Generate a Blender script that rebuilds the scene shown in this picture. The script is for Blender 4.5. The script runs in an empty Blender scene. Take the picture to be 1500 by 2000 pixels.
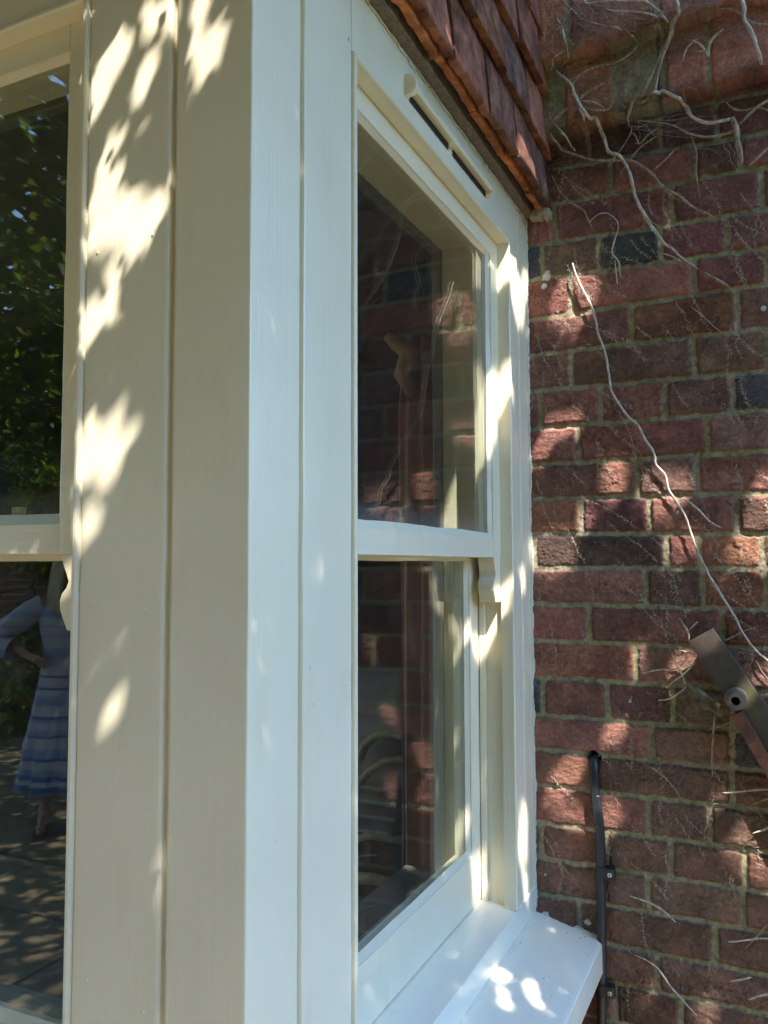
import bpy, bmesh, math, random
import numpy as np
from mathutils import Vector, Matrix
random.seed(7); rng = np.random.default_rng(11)
sc = bpy.context.scene
COL = sc.collection
R_ = math.radians

# ------------------------------------------------------------------ camera
FPX = 1617.78                     # focal length in pixels of a 1500 px wide frame
def cam_axes(yaw, pitch, roll):
    cy, sy, cp, sp = math.cos(yaw), math.sin(yaw), math.cos(pitch), math.sin(pitch)
    F = np.array([-sy*cp, cy*cp, sp]); R = np.array([cy, sy, 0.0]); U = np.cross(R, F)
    cr, sr = math.cos(roll), math.sin(roll)
    return R*cr + U*sr, U*cr - R*sr, F
CR, CU, CF = cam_axes(R_(25.17714), R_(3.64445), R_(-.1632))
CAM = np.array([.464476, -1.72, 1.57])
cd = bpy.data.cameras.new('camera'); cam = bpy.data.objects.new('camera', cd); COL.objects.link(cam)
cd.sensor_fit = 'HORIZONTAL'; cd.sensor_width = 36; cd.lens = 36*FPX/1500; cd.clip_start = .02; cd.clip_end = 500
cam.matrix_world = Matrix(((CR[0], CU[0], -CF[0], CAM[0]), (CR[1], CU[1], -CF[1], CAM[1]), (CR[2], CU[2], -CF[2], CAM[2]), (0, 0, 0, 1)))
sc.camera = cam
sc.render.resolution_x = 768; sc.render.resolution_y = 1024

# ------------------------------------------------------------------ sun, sky, exposure
SUN = np.array([.42, -.40, .815]); SUN /= np.linalg.norm(SUN)
sl = bpy.data.lights.new('sun', 'SUN'); sl.energy = 2.4; sl.angle = R_(.5); sl.color = (1.0, .92, .85)
so = bpy.data.objects.new('sun', sl); COL.objects.link(so); so.location = (3, -3, 8)
so.rotation_euler = Vector(SUN).to_track_quat('Z', 'Y').to_euler()
w = bpy.data.worlds.new('World'); sc.world = w; w.use_nodes = True
wn = w.node_tree; bg = wn.nodes['Background']; sky = wn.nodes.new('ShaderNodeTexSky')
sky.sky_type = 'NISHITA'; sky.sun_disc = False; sky.sun_elevation = math.asin(SUN[2]); sky.sun_rotation = math.atan2(SUN[0], SUN[1])
sky.altitude = 50; sky.air_density = 1.0; sky.dust_density = .2; sky.ozone_density = 5.0
wn.links.new(sky.outputs[0], bg.inputs[0]); bg.inputs[1].default_value = .15
sc.view_settings.view_transform = 'Standard'; sc.view_settings.look = 'None'; sc.view_settings.gamma = 1
sc.view_settings.use_curve_mapping = False
sc.view_settings.exposure = 2.6
sc.render.engine = 'CYCLES'
cy_ = sc.cycles
cy_.max_bounces = 10; cy_.diffuse_bounces = 5; cy_.glossy_bounces = 4; cy_.transparent_max_bounces = 16; cy_.transmission_bounces = 6
cy_.caustics_reflective = False; cy_.caustics_refractive = False; cy_.sample_clamp_indirect = 8
cy_.use_denoising = True
try: cy_.denoiser = 'OPENIMAGEDENOISE'
except Exception: pass

# ------------------------------------------------------------------ materials
def mat(name):
    m = bpy.data.materials.new(name); m.use_nodes = True
    nt = m.node_tree; b = nt.nodes['Principled BSDF']
    return m, nt, b
def N(nt, t, **kw):
    n = nt.nodes.new(t)
    for k, v in kw.items(): setattr(n, k, v)
    return n
def coords(nt, scale):
    tc = N(nt, 'ShaderNodeTexCoord'); mp = N(nt, 'ShaderNodeMapping'); mp.inputs['Scale'].default_value = scale
    nt.links.new(tc.outputs['Object'], mp.inputs[0]); return mp.outputs[0]
def noise(nt, vec, scale, detail=4, rough=.55):
    n = N(nt, 'ShaderNodeTexNoise'); n.inputs['Scale'].default_value = scale; n.inputs['Detail'].default_value = detail
    n.inputs['Roughness'].default_value = rough; nt.links.new(vec, n.inputs['Vector']); return n.outputs['Fac']
def ramp(nt, fac, stops):
    r = N(nt, 'ShaderNodeValToRGB'); el = r.color_ramp.elements
    while len(el) < len(stops): el.new(.5)
    for e, (p, c) in zip(el, stops): e.position = p; e.color = (*c, 1) if len(c) == 3 else c
    nt.links.new(fac, r.inputs[0]); return r.outputs[0]
def bump(nt, b, h, strength=.3, dist=.001, prev=None):
    n = N(nt, 'ShaderNodeBump'); n.inputs['Strength'].default_value = strength; n.inputs['Distance'].default_value = dist
    nt.links.new(h, n.inputs['Height'])
    if prev: nt.links.new(prev, n.inputs['Normal'])
    if b: nt.links.new(n.outputs[0], b.inputs['Normal'])
    return n.outputs[0]
def setp(b, **kw):
    for k, v in kw.items():
        b.inputs[k.replace('_', ' ')].default_value = v
def simple(name, c, rough=.7, var=.12, sc_=20, bmp=.2, metal=0.0, bdist=.002):
    m, nt, b = mat(name)
    v = coords(nt, (1, 1, 1)); f = noise(nt, v, sc_, 6)
    lo = tuple(max(0, x*(1-var)) for x in c); hi = tuple(min(1, x*(1+var)) for x in c)
    nt.links.new(ramp(nt, f, [(.3, lo), (.7, hi)]), b.inputs['Base Color'])
    setp(b, Roughness=rough, Metallic=metal)
    if bmp: bump(nt, b, noise(nt, v, sc_*3, 5), bmp, bdist)
    return m
def paint(name, c, axis, rough=.3, streak=.35):
    m, nt, b = mat(name)
    s = {'z': (1, 1, .012), 'y': (1, .012, 1), 'x': (.012, 1, 1)}[axis]
    v = coords(nt, s); v1 = coords(nt, (1, 1, 1))
    st = noise(nt, v, 900, 3, .6); lo = noise(nt, v1, 26, 3); st2 = noise(nt, v, 240, 2, .5)
    n1 = bump(nt, None, st, streak*1.0, .0006)
    n2 = bump(nt, None, st2, .45, .0008, n1)
    bump(nt, b, lo, .35, .0015, n2)
    big = noise(nt, v1, 5, 3)
    lo_c = tuple(x*.94 for x in c); base = ramp(nt, big, [(.35, lo_c), (.65, c)])
    spk = ramp(nt, noise(nt, v1, 150, 2, .5), [(.19, (.62, .60, .52)), (.215, (1, 1, 1))])
    stn = ramp(nt, noise(nt, coords(nt, (1, 1, .25)), 22, 6, .7), [(.28, (.94, .935, .90)), (.46, (1, 1, 1))])
    m1 = N(nt, 'ShaderNodeMix', data_type='RGBA', blend_type='MULTIPLY'); m1.inputs[0].default_value = 1; nt.links.new(base, m1.inputs[6]); nt.links.new(spk, m1.inputs[7])
    m2 = N(nt, 'ShaderNodeMix', data_type='RGBA', blend_type='MULTIPLY'); m2.inputs[0].default_value = 1; nt.links.new(m1.outputs[2], m2.inputs[6]); nt.links.new(stn, m2.inputs[7])
    nt.links.new(m2.outputs[2], b.inputs['Base Color'])
    setp(b, Roughness=rough, Coat_Weight=.15, Coat_Roughness=.12); b.inputs['IOR'].default_value = 1.5
    return m
CREAM = (.81, .745, .56)
M_pz = paint('cream_paint_vertical', CREAM, 'z'); M_py = paint('cream_paint_along', CREAM, 'y'); M_px = paint('cream_paint_across', CREAM, 'x')
M_sill = paint('lightened_sill_paint', (.86, .83, .69), 'y', .28, .12)  # sill paint lightened in colour to stand in for sky light from above
M_inner = simple('darkened_lining_paint', (.15, .15, .125), .6, .05)  # lining colour darkened to stand in for the dim interior

def glass_mat():
    m = bpy.data.materials.new('window_glass'); m.use_nodes = True; nt = m.node_tree; nt.nodes.clear()
    out = N(nt, 'ShaderNodeOutputMaterial'); mix = N(nt, 'ShaderNodeMixShader'); tr = N(nt, 'ShaderNodeBsdfTransparent'); gl = N(nt, 'ShaderNodeBsdfGlossy')
    tr.inputs[0].default_value = (.93, .96, .93, 1); gl.inputs['Roughness'].default_value = 0.0; gl.inputs[0].default_value = (1, 1, 1, 1)
    geo = N(nt, 'ShaderNodeNewGeometry'); mr = N(nt, 'ShaderNodeMapRange'); mr.inputs['To Min'].default_value = 1.55; mr.inputs['To Max'].default_value = 1/1.55
    nt.links.new(geo.outputs['Backfacing'], mr.inputs['Value'])
    fr = N(nt, 'ShaderNodeFresnel'); nt.links.new(mr.outputs[0], fr.inputs['IOR'])
    v = coords(nt, (1, 1, 1)); bn = bump(nt, None, noise(nt, v, 5, 1), .25, .001)
    nt.links.new(bn, gl.inputs['Normal'])
    nt.links.new(fr.outputs[0], mix.inputs[0]); nt.links.new(tr.outputs[0], mix.inputs[1]); nt.links.new(gl.outputs[0], mix.inputs[2])
    dst = N(nt, 'ShaderNodeBsdfDiffuse'); dst.inputs[0].default_value = (.55, .55, .52, 1); mx2 = N(nt, 'ShaderNodeMixShader')
    sep = N(nt, 'ShaderNodeSeparateXYZ'); nt.links.new(v, sep.inputs[0])
    edge = N(nt, 'ShaderNodeMapRange'); edge.inputs['From Min'].default_value = 1.662; edge.inputs['From Max'].default_value = 1.622; edge.inputs['To Max'].default_value = .22; nt.links.new(sep.outputs['Z'], edge.inputs['Value'])
    above = N(nt, 'ShaderNodeMath', operation='GREATER_THAN'); above.inputs[1].default_value = 1.6; nt.links.new(sep.outputs['Z'], above.inputs[0])
    ed = N(nt, 'ShaderNodeMath', operation='MULTIPLY'); nt.links.new(edge.outputs[0], ed.inputs[0]); nt.links.new(above.outputs[0], ed.inputs[1])
    sm = N(nt, 'ShaderNodeMapRange'); sm.inputs['From Min'].default_value = .45; sm.inputs['From Max'].default_value = .8; sm.inputs['To Min'].default_value = .004; sm.inputs['To Max'].default_value = .022
    nt.links.new(noise(nt, coords(nt, (1, 1, .5)), 38, 8, .75), sm.inputs['Value'])
    nz2 = N(nt, 'ShaderNodeMath', operation='MULTIPLY'); nt.links.new(ed.outputs[0], nz2.inputs[0]); nt.links.new(noise(nt, v, 90, 6, .7), nz2.inputs[1])
    ad = N(nt, 'ShaderNodeMath', operation='ADD'); nt.links.new(sm.outputs[0], ad.inputs[0]); nt.links.new(nz2.outputs[0], ad.inputs[1])
    nt.links.new(ad.outputs[0], mx2.inputs[0]); nt.links.new(mix.outputs[0], mx2.inputs[1]); nt.links.new(dst.outputs[0], mx2.inputs[2])
    nt.links.new(mx2.outputs[0], out.inputs[0]); return m
M_glass = glass_mat()

def attr_mat(name, attr, rough, n_sc, var, bstr, bdist, spec=.3):
    m, nt, b = mat(name)
    a = N(nt, 'ShaderNodeAttribute', attribute_name=attr); v = coords(nt, (1, 1, 1))
    f = noise(nt, v, n_sc, 8, .65); g = noise(nt, v, n_sc*6, 5, .6)
    r = ramp(nt, f, [(.3, (1-var,)*3), (.7, (1+var,)*3)])
    mx = N(nt, 'ShaderNodeMix', data_type='RGBA', blend_type='MULTIPLY'); mx.inputs[0].default_value = 1
    nt.links.new(a.outputs['Color'], mx.inputs[6]); nt.links.new(r, mx.inputs[7])
    nt.links.new(mx.outputs[2], b.inputs['Base Color']); setp(b, Roughness=rough, Specular_IOR_Level=spec)
    n1 = bump(nt, None, f, bstr, bdist); bump(nt, b, g, bstr*.8, bdist*.35, n1)
    return m
M_brick = attr_mat('old_brick_and_mortar', 'Col', .85, 90, .26, 1.0, .005)
M_tile = attr_mat('clay_tile', 'Col', .85, 60, .45, 1.0, .004, .15)
def bark_mat(name, c1, c2):
    m, nt, b = mat(name); v = coords(nt, (1, 1, .35)); f = noise(nt, v, 160, 6, .7)
    nt.links.new(ramp(nt, f, [(.35, c1), (.68, c2)]), b.inputs['Base Color']); setp(b, Roughness=.75)
    bump(nt, b, f, .8, .002); return m
M_stem = bark_mat('dead_stem_bark', (.16, .11, .07), (.52, .42, .30))
M_stem2 = bark_mat('silvery_stem_bark', (.30, .24, .18), (.76, .69, .60))
M_bark = bark_mat('tree_bark', (.05, .04, .025), (.12, .09, .06))
M_wood = bark_mat('weathered_batten', (.10, .075, .055), (.24, .185, .135))
M_black = simple('black_rubber', (.022, .023, .030), .32, .3, 60, .3)
M_clip = simple('black_plastic', (.02, .02, .022), .45, .2, 60, .1)
M_screw = simple('zinc_screw', (.62, .62, .6), .35, .1, 60, .1, .8)
M_dark = simple('dark_void', (.01, .008, .007), .9, .1, 20, 0)
M_brass = simple('worn_brass', (.5, .42, .2), .35, .2, 60, .1, .7)
M_web = simple('cobweb_grey', (.45, .43, .40), .9, .1, 20, 0)

# ------------------------------------------------------------------ helpers
def tag(o, label=None, cat=None, group=None, kind=None):
    if label: o['label'] = label
    if cat: o['category'] = cat
    if group: o['group'] = group
    if kind: o['kind'] = kind
    return o
def link(name, me, m=None, parent=None):
    o = bpy.data.objects.new(name, me); COL.objects.link(o)
    if m is not None: me.materials.append(m)
    if parent is not None: o.parent = parent
    return o
def empty(name, loc=(0, 0, 0)):
    o = bpy.data.objects.new(name, None); COL.objects.link(o); o.empty_display_size = .1; o.location = loc
    return o
def keep(child, par):            # parent while staying where it was modelled
    child.parent = par; child.matrix_parent_inverse = Matrix.Translation(-par.location) if par.parent is None else Matrix.Identity(4)
    return child
def mesh_np(name, V, Fq, cols=None, smooth=True):
    me = bpy.data.meshes.new(name); V = np.asarray(V, np.float32); Fq = np.asarray(Fq, np.int32)
    k = Fq.shape[1]
    me.vertices.add(len(V)); me.vertices.foreach_set('co', V.ravel())
    me.loops.add(Fq.size); me.loops.foreach_set('vertex_index', Fq.ravel())
    me.polygons.add(len(Fq)); me.polygons.foreach_set('loop_start', np.arange(0, Fq.size, k, dtype=np.int32))
    try: me.polygons.foreach_set('loop_total', np.full(len(Fq), k, np.int32))
    except Exception: pass
    me.polygons.foreach_set('use_smooth', np.full(len(Fq), smooth))
    me.update(calc_edges=True); me.validate()
    if cols is not None:
        a = me.color_attributes.new('Col', 'FLOAT_COLOR', 'POINT')
        c = np.ones((len(V), 4), np.float32); c[:, :3] = cols; a.data.foreach_set('color', c.ravel())
    return me
class MB:
    def __init__(s): s.bm = bmesh.new(); s.cl = s.bm.verts.layers.float_color.new('Col')
    def box(s, a, b, bev=0.0, rot=None, at=None, seg=1, col=None):
        bm2 = bmesh.new(); bmesh.ops.create_cube(bm2, size=1)
        a = Vector(a); b = Vector(b); c = (a+b)/2; d = b-a
        for v in bm2.verts: v.co = Vector((v.co.x*d.x, v.co.y*d.y, v.co.z*d.z))
        if bev: bmesh.ops.bevel(bm2, geom=list(bm2.edges), offset=bev, segments=seg, affect='EDGES', profile=.5)
        for v in bm2.verts:
            if rot is not None: v.co = rot @ v.co
            v.co += c if at is None else Vector(at)
        s.merge(bm2, col)
    def merge(s, bm2, col=None):
        mp = {}
        for v in bm2.verts:
            nv = s.bm.verts.new(v.co); mp[v] = nv
            if col: nv[s.cl] = (*col, 1)
        for f in bm2.faces:
            try: nf = s.bm.faces.new([mp[v] for v in f.verts]); nf.smooth = f.smooth
            except ValueError: pass
        bm2.free()
    def poly(s, pts, faces, col=None, smooth=False):
        vs = [s.bm.verts.new(p) for p in pts]
        if col:
            for v in vs: v[s.cl] = (*col, 1)
        for f in faces:
            try: nf = s.bm.faces.new([vs[i] for i in f]); nf.smooth = smooth
            except ValueError: pass
    def tube(s, pts, rad, n=8, col=None, cap=True, twist=0, lump=0.0):
        pts = [Vector(p) for p in pts]; rings = []
        up = Vector((0, .3, 1)).normalized()
        for i, p in enumerate(pts):
            t = (pts[min(i+1, len(pts)-1)] - pts[max(i-1, 0)]).normalized()
            a = t.cross(up)
            if a.length < 1e-3: a = t.cross(Vector((1, 0, 0)))
            a.normalize(); b = t.cross(a); r = rad[i] if hasattr(rad, '__len__') else rad
            rg = []
            for k in range(n):
                th = 2*math.pi*k/n + twist*i
                rr = r*(1+lump*math.sin(3*th+i*.7)+lump*random.uniform(-.6, .6))
                v = s.bm.verts.new(p + (a*math.cos(th)+b*math.sin(th))*rr)
                if col: v[s.cl] = (*col, 1)
                rg.append(v)
            rings.append(rg)
        for i in range(len(rings)-1):
            for k in range(n):
                f = s.bm.faces.new((rings[i][k], rings[i][(k+1) % n], rings[i+1][(k+1) % n], rings[i+1][k])); f.smooth = True
        if cap:
            s.bm.faces.new(rings[0][::-1]); s.bm.faces.new(rings[-1])
    def prism(s, prof, frames, cap=True, smooth=False, col=None):
        """sweep a closed 2-D profile [(a,b)] through frames: functions (a,b)->xyz"""
        rings = [[s.bm.verts.new(fr(a, b)) for a, b in prof] for fr in frames]
        n = len(prof)
        if col:
            for r in rings:
                for v in r: v[s.cl] = (*col, 1)
        for i in range(len(rings)-1):
            for k in range(n):
                f = s.bm.faces.new((rings[i][k], rings[i][(k+1) % n], rings[i+1][(k+1) % n], rings[i+1][k])); f.smooth = smooth
        if cap:
            s.bm.faces.new(rings[0][::-1]); s.bm.faces.new(rings[-1])
    def build(s, name, m, parent=None, mp=None):
        bmesh.ops.recalc_face_normals(s.bm, faces=list(s.bm.faces))
        if mp:
            for v in s.bm.verts: v.co = mp(v.co)
            bmesh.ops.recalc_face_normals(s.bm, faces=list(s.bm.faces))
        me = bpy.data.meshes.new(name); s.bm.to_mesh(me); s.bm.free()
        o = link(name, me, m)
        if parent is not None: keep(o, parent)
        return o
def ray(x, y): return CF + CR*(x-750)/FPX - CU*(y-1000)/FPX
def P(x, y, ax, v):              # where the sight line of a photo pixel meets a real wall or sill plane
    r = ray(x, y); i = 'xyz'.index(ax); return CAM + (v-CAM[i])/r[i]*r

# value noise for displacing the masonry
_T = rng.random((256, 256))
def vnoise(x, y):
    xi = np.floor(x).astype(int); yi = np.floor(y).astype(int); fx = x-xi; fy = y-yi
    fx = fx*fx*(3-2*fx); fy = fy*fy*(3-2*fy)
    g = lambda a, b: _T[a & 255, b & 255]
    return (g(xi, yi)*(1-fx)+g(xi+1, yi)*fx)*(1-fy) + (g(xi, yi+1)*(1-fx)+g(xi+1, yi+1)*fx)*fy
def fbm(x, y, o=4):
    s = 0; a = .5; t = 0
    for k in range(o): s = s + a*vnoise(x*2**k+17*k, y*2**k+31*k); t += a; a *= .55
    return s/t - .5

# ================================================================== SETTING: brick wall of the house
PAL = {'r': (.215, .086, .064), 'b': (.155, .082, .058), 'd': (.058, .056, .064), 'p': (.145, .062, .056), 'o': (.25, .105, .058), 'e': (.09, .050, .042), 'm': (.46, .42, .30)}
MORTAR = np.array([.34, .305, .21])
ROWS = [([(1150, 290), (1290, 268), (1400, 255)], 'bbbr'), ([(1193, 350), (1356, 335), (1447, 325)], 'rrbr'), ([(1085, 440), (1313, 405), (1487, 362)], 'rrrb'),
 ([(1058, 515), (1169, 500), (1290, 485), (1420, 457)], 'dbdpp'), ([(1116, 582), (1357, 550), (1497, 520)], 'rrrb'), ([(1234, 640), (1440, 605)], 'rob'),
 ([(1115, 730), (1356, 695), (1497, 670)], 'rbbr'), ([(1055, 803), (1173, 793), (1300, 780), (1432, 768)], 'rrrpd'), ([(1130, 872), (1381, 850)], 'rrb'),
 ([(1245, 934)], 'rb'), ([(1135, 1016), (1268, 1006), (1440, 1000)], 'oprb'), ([(1044, 1085), (1302, 1078), (1367, 1078)], 'oero'), ([(1262, 1147)], 'rb'),
 ([(1151, 1218), (1412, 1227)], 'rrr'), ([(1242, 1296), (1412, 1300)], 'rbb'), ([(1061, 1365), (1187, 1368), (1314, 1374), (1430, 1380)], 'drpbb'),
 ([(1275, 1446), (1431, 1460)], 'rbd'), ([(1165, 1510), (1430, 1531)], 'rbb'), ([(1268, 1593)], 'rb'), ([(1058, 1634), (1185, 1656), (1310, 1675), (1455, 1703)], 'brbbr'),
 ([(1180, 1730), (1265, 1740), (1450, 1760)], 'bbbb'), ([(1132, 1788), (1397, 1844)], 'pbb'), ([(1284, 1900)], 'bb'), ([(1202, 1960), (1331, 1972)], 'bbb')]
BL = [2.492, 2.416, 2.339, 2.255, 2.179, 2.094, 2.017, 1.939, 1.858, 1.780, 1.707, 1.634, 1.562, 1.487, 1.410, 1.335, 1.258, 1.187, 1.114, 1.037, .966, .894, .820, .747, .672]
BR = [2.483, 2.402, 2.333, 2.249, 2.174, 2.104, 2.018, 1.935, 1.860, 1.782, 1.704, 1.626, 1.561, 1.484, 1.411, 1.332, 1.255, 1.184, 1.113, 1.038, .964, .893, .817, .747, .672]
rows = []
def extend(js, cs, x0=-3.2, x1=.95):
    js = list(js); cs = list(cs)
    while js[-1] < x1:
        js.append(js[-1]+rng.choice([.112, .225])+rng.normal(0, .003)); cs.append(rng.choice(list('rrbbrpod' if rng.random() < .3 else 'rrbb')))
    if js[0] > 0: js.insert(0, min(js[0]-.225, rng.uniform(-.05, -.015))); cs.insert(0, 'r')
    while js[0] > x0:
        js.insert(0, js[0]-rng.choice([.112, .225])+rng.normal(0, .003)); cs.insert(0, rng.choice(list('rrbbrp')))
    return np.array(js), cs
for (js, cs) in ROWS:
    rows.append(extend([P(px, py, 'y', 0)[0] for px, py in js], cs))
bl, br_ = list(BL), list(BR)
while bl[0] < 5.2:
    bl.insert(0, bl[0]+.0758); br_.insert(0, br_[0]+.0758); rows.insert(0, extend([rng.uniform(0, .2)], 'rr'))
while bl[-1] > -.1:
    bl.append(bl[-1]-.0755); br_.append(br_[-1]-.0755); rows.append(extend([rng.uniform(0, .2)], 'bb'))
bl = np.array(bl); br_ = np.array(br_)
def row_colours(n): return None
RC = []
for js, cs in rows:
    c = np.array([PAL[k] for k in cs]); c = c*(1+rng.normal(0, .13, (len(cs), 1)))*(1+rng.normal(0, .05, (len(cs), 3)))
    RC.append((np.clip(c, .01, 1), np.array([k in 'de' for k in cs]), rng.normal(0, .0016, len(cs)), rng.normal(0, .02, (len(cs), 2))))
CORB = [  # (lower line z, slope, depth, joints, colours)
 ([P(px, 190, 'y', -.03)[0] for px in (1078, 1104, 1202, 1283, 1299, 1387, 1560)], ['m', 'm', 'o', 'm', 'd', 'r', 'r', 'r'], -.045),
 ([P(px, 70, 'y', -.055)[0] for px in (1117, 1288, 1478, 1640)], ['o', 'r', 'r', 'r', 'r'], -.080)]
def sstep(a, b, x): t = np.clip((x-a)/(b-a), 0, 1); return t*t*(3-2*t)
def wall_eval(X, Z):
    w1 = fbm(X*45, Z*45, 3)*.0065 + fbm(X*170+9, Z*170, 2)*.0028
    w2 = fbm(X*45+77, Z*45+13, 3)*.0065 + fbm(X*170+5, Z*170+40, 2)*.0028
    x = X+w1; z = Z+w2
    t = np.clip((x-.02)/.43, -.3, 1.3)
    beds = bl[:, None]*(1-t)+br_[:, None]*t
    ri = np.clip((z[None, :] < beds).sum(0)-1, 0, len(rows)-1)
    zt = np.take_along_axis(beds, ri[None, :], 0)[0]; zb = np.take_along_axis(beds, np.clip(ri+1, 0, len(beds)-1)[None, :], 0)[0]
    D = np.zeros_like(x); C = np.zeros((len(x), 3)); dk = np.zeros(len(x), bool); off = np.zeros_like(x); u = np.zeros_like(x)
    for r in np.unique(ri):
        m = ri == r; js = rows[r][0]; cols, dark, o, tl = RC[r]
        k = np.clip(np.searchsorted(js, x[m]), 1, len(js)-1)
        dx = np.minimum(x[m]-js[k-1], js[k]-x[m])-.0044
        dz = np.minimum(zt[m]-z[m], z[m]-zb[m])-.0040
        rr = .006; ax = np.clip(rr-dx, 0, None); az = np.clip(rr-dz, 0, None)
        D[m] = np.where((ax > 0) & (az > 0), rr-np.hypot(ax, az), np.minimum(dx, dz))
        C[m] = cols[k]; dk[m] = dark[k]; off[m] = o[k]; u[m] = (x[m]-(js[k-1]+js[k])/2)*tl[k, 0]
    # corbelled courses at the top right
    L1 = 2.471+.088*(X-.092); L2 = 2.614+.045*(X-.095); L3 = 2.745+0*X
    base = np.zeros_like(x)
    for (js, cs, dep), lo, hi in ((CORB[0], L1, L2), (CORB[1], L2, L3)):
        m = (Z >= lo) & (Z < hi); js = np.array([-9]+list(js)+[9]); 
        k = np.clip(np.searchsorted(js, x[m]), 1, len(js)-1)
        dx = np.minimum(x[m]-js[k-1], js[k]-x[m])-.004
        dz = np.minimum(hi[m]-Z[m]+.004, Z[m]-lo[m]+.004)
        D[m] = np.minimum(dx, dz); cc = np.array([PAL[c] for c in cs]+[PAL['r']]); C[m] = cc[np.minimum(k-1, len(cc)-1)]*1.7  # corbel colours raised to make up for light lost under canopy and tiles
        mk = np.array([c == 'm' for c in cs]+[False])[np.minimum(k-1, len(cs))]
        D[m] = np.where(mk, -.002, D[m]); dk[m] = False; off[m] = 0
        base[m] = dep
    base[Z >= L3] = -.080
    f = sstep(0, .0055, D); mort = 1-sstep(-.0005, .0018, D)
    Y = base - f*.0055 + off*f + u*f
    Y -= (fbm(X*70, Z*110, 5)*.0035 + fbm(X*320, Z*520, 3)*.0022)*f
    Y -= (fbm(X*60+3, Z*60, 4)*.0045 + fbm(X*400, Z*400, 3)*.0018)*(1-f)
    crack = (np.abs(fbm(X*28+50, Z*60+20, 4)) < .006) & (fbm(X*9, Z*9+4, 2) > .02); Y[crack] += .0025
    # colour: burnt ends, blotches, pale scars of old rootlets, green on the lower mortar
    bl1 = fbm(X*22+30, Z*26+7, 4); bl2 = fbm(X*8+3, Z*8+1, 3); spk = fbm(X*260, Z*260, 3)
    C = C*1.2; C = C*.84+C.mean(1, keepdims=True)*np.array([1.12, .98, .86])*.16; c = C*(1+bl1[:, None]*1.1)*(1+spk[:, None]*.7)
    red = np.array([.34, .125, .085]); mixr = sstep(.08, .3, bl1)*.35*(~dk); c = c*(1-mixr[:, None])+red*mixr[:, None]
    burn = sstep(.1, .28, bl2)*.45; c = c*(1-burn[:, None])+np.array([.12, .075, .055])*burn[:, None]
    scar = (sstep(.018, .004, np.abs(fbm(X*75+Z*30, Z*38-X*18, 4)))*sstep(-.02, .16, fbm(X*14+80, Z*14+9, 3)))*.34
    scar += (sstep(.02, .005, np.abs(fbm(X*190+4, Z*150+9, 3)))*sstep(.0, .2, fbm(X*18+8, Z*18+99, 3)))*.25
    pale = np.array([.52, .44, .36]); c = c*(1-scar[:, None])+pale*scar[:, None]
    mc = MORTAR*(1+fbm(X*90+5, Z*90, 4)*.9)[:, None]*(1+spk*.5)[:, None]
    mcg = mc*np.array([.82, .95, .66]); gr = (sstep(.0, .4, fbm(X*10, Z*10+55, 3)+.12+(1.5-Z)*.08))[:, None]; mc = mc*(1-gr*.8)+mcg*gr*.8
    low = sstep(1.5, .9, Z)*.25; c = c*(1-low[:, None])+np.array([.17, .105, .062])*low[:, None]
    ledge_shade = sstep(2.30, 2.44, Z)*sstep(2.50, 2.46, Z-.088*X)*.35; c = c*(1-ledge_shade[:, None]); mc = mc*(1-ledge_shade[:, None]*.9)  # shade under the projecting course, painted into brick and mortar colour
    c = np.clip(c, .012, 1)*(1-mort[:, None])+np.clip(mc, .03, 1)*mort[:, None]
    hx, _, hz = P(1161, 1478, 'y', 0); hd = np.hypot(X-hx, Z-hz); h = hd < .0125
    Y[h] += .03; c[h] = (.012, .010, .008)
    for px, py, r in ((1068, 540, .011), (1064, 560, .006), (1068, 1786, .010), (1072, 1793, .007), (1067, 1706, .0045), (1147, 1800, .006), (1231, 1367, .004)):
        a = P(px, py, 'y', 0); k = np.hypot((X-a[0])*1.0, (Z-a[2])*.9)+fbm(X*130, Z*130, 3)*.012 < r*.8; c[k] = (.66, .66, .62); Y[k] -= .0012
    return Y, c
def wall_patch(x0, x1, z0, z1, st):
    nx = int(round((x1-x0)/st))+1; nz = int(round((z1-z0)/st))+1
    xs = np.linspace(x0, x1, nx); zs = np.linspace(z0, z1, nz); X, Z = np.meshgrid(xs, zs); X = X.ravel(); Z = Z.ravel()
    Y = np.empty_like(X); C = np.empty((len(X), 3))
    for i in range(0, len(X), 60000): Y[i:i+60000], C[i:i+60000] = wall_eval(X[i:i+60000], Z[i:i+60000])
    V = np.stack([X, Y, Z], 1); idx = np.arange(nx*nz).reshape(nz, nx)
    Fq = np.stack([idx[:-1, :-1], idx[:-1, 1:], idx[1:, 1:], idx[1:, :-1]], -1).reshape(-1, 4)
    return V, Fq, C
parts = [wall_patch(-.03, .61, .60, 2.81, .002), wall_patch(.61, .85, .60, 2.81, .006), wall_patch(-.03, .85, 0, .60, .006), wall_patch(-.03, .85, 2.81, 4.6, .008),
         wall_patch(-2.9, -2.13, 0, 4.6, .01), wall_patch(-2.13, -.03, 3.0, 4.6, .01)]
V = []; Fq = []; C = []; n = 0
for v, f, c in parts: V.append(v); Fq.append(f+n); C.append(c); n += len(v)
bw = link('brick_wall', mesh_np('brick_wall', np.concatenate(V), np.concatenate(Fq), np.concatenate(C)), M_brick)
tag(bw, 'weathered red and blue brick house wall with pale lime mortar right of the bay window', 'brick wall')
# return face and back of the wall so that it has thickness
mb = MB(); mb.box((.83, .012, 0), (.85, .25, 4.6)); mb.box((-.04, .19, 0), (.83, .25, 4.6)); mb.build('wall_return', simple('wall_side', (.2, .09, .06)), bw)

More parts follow.
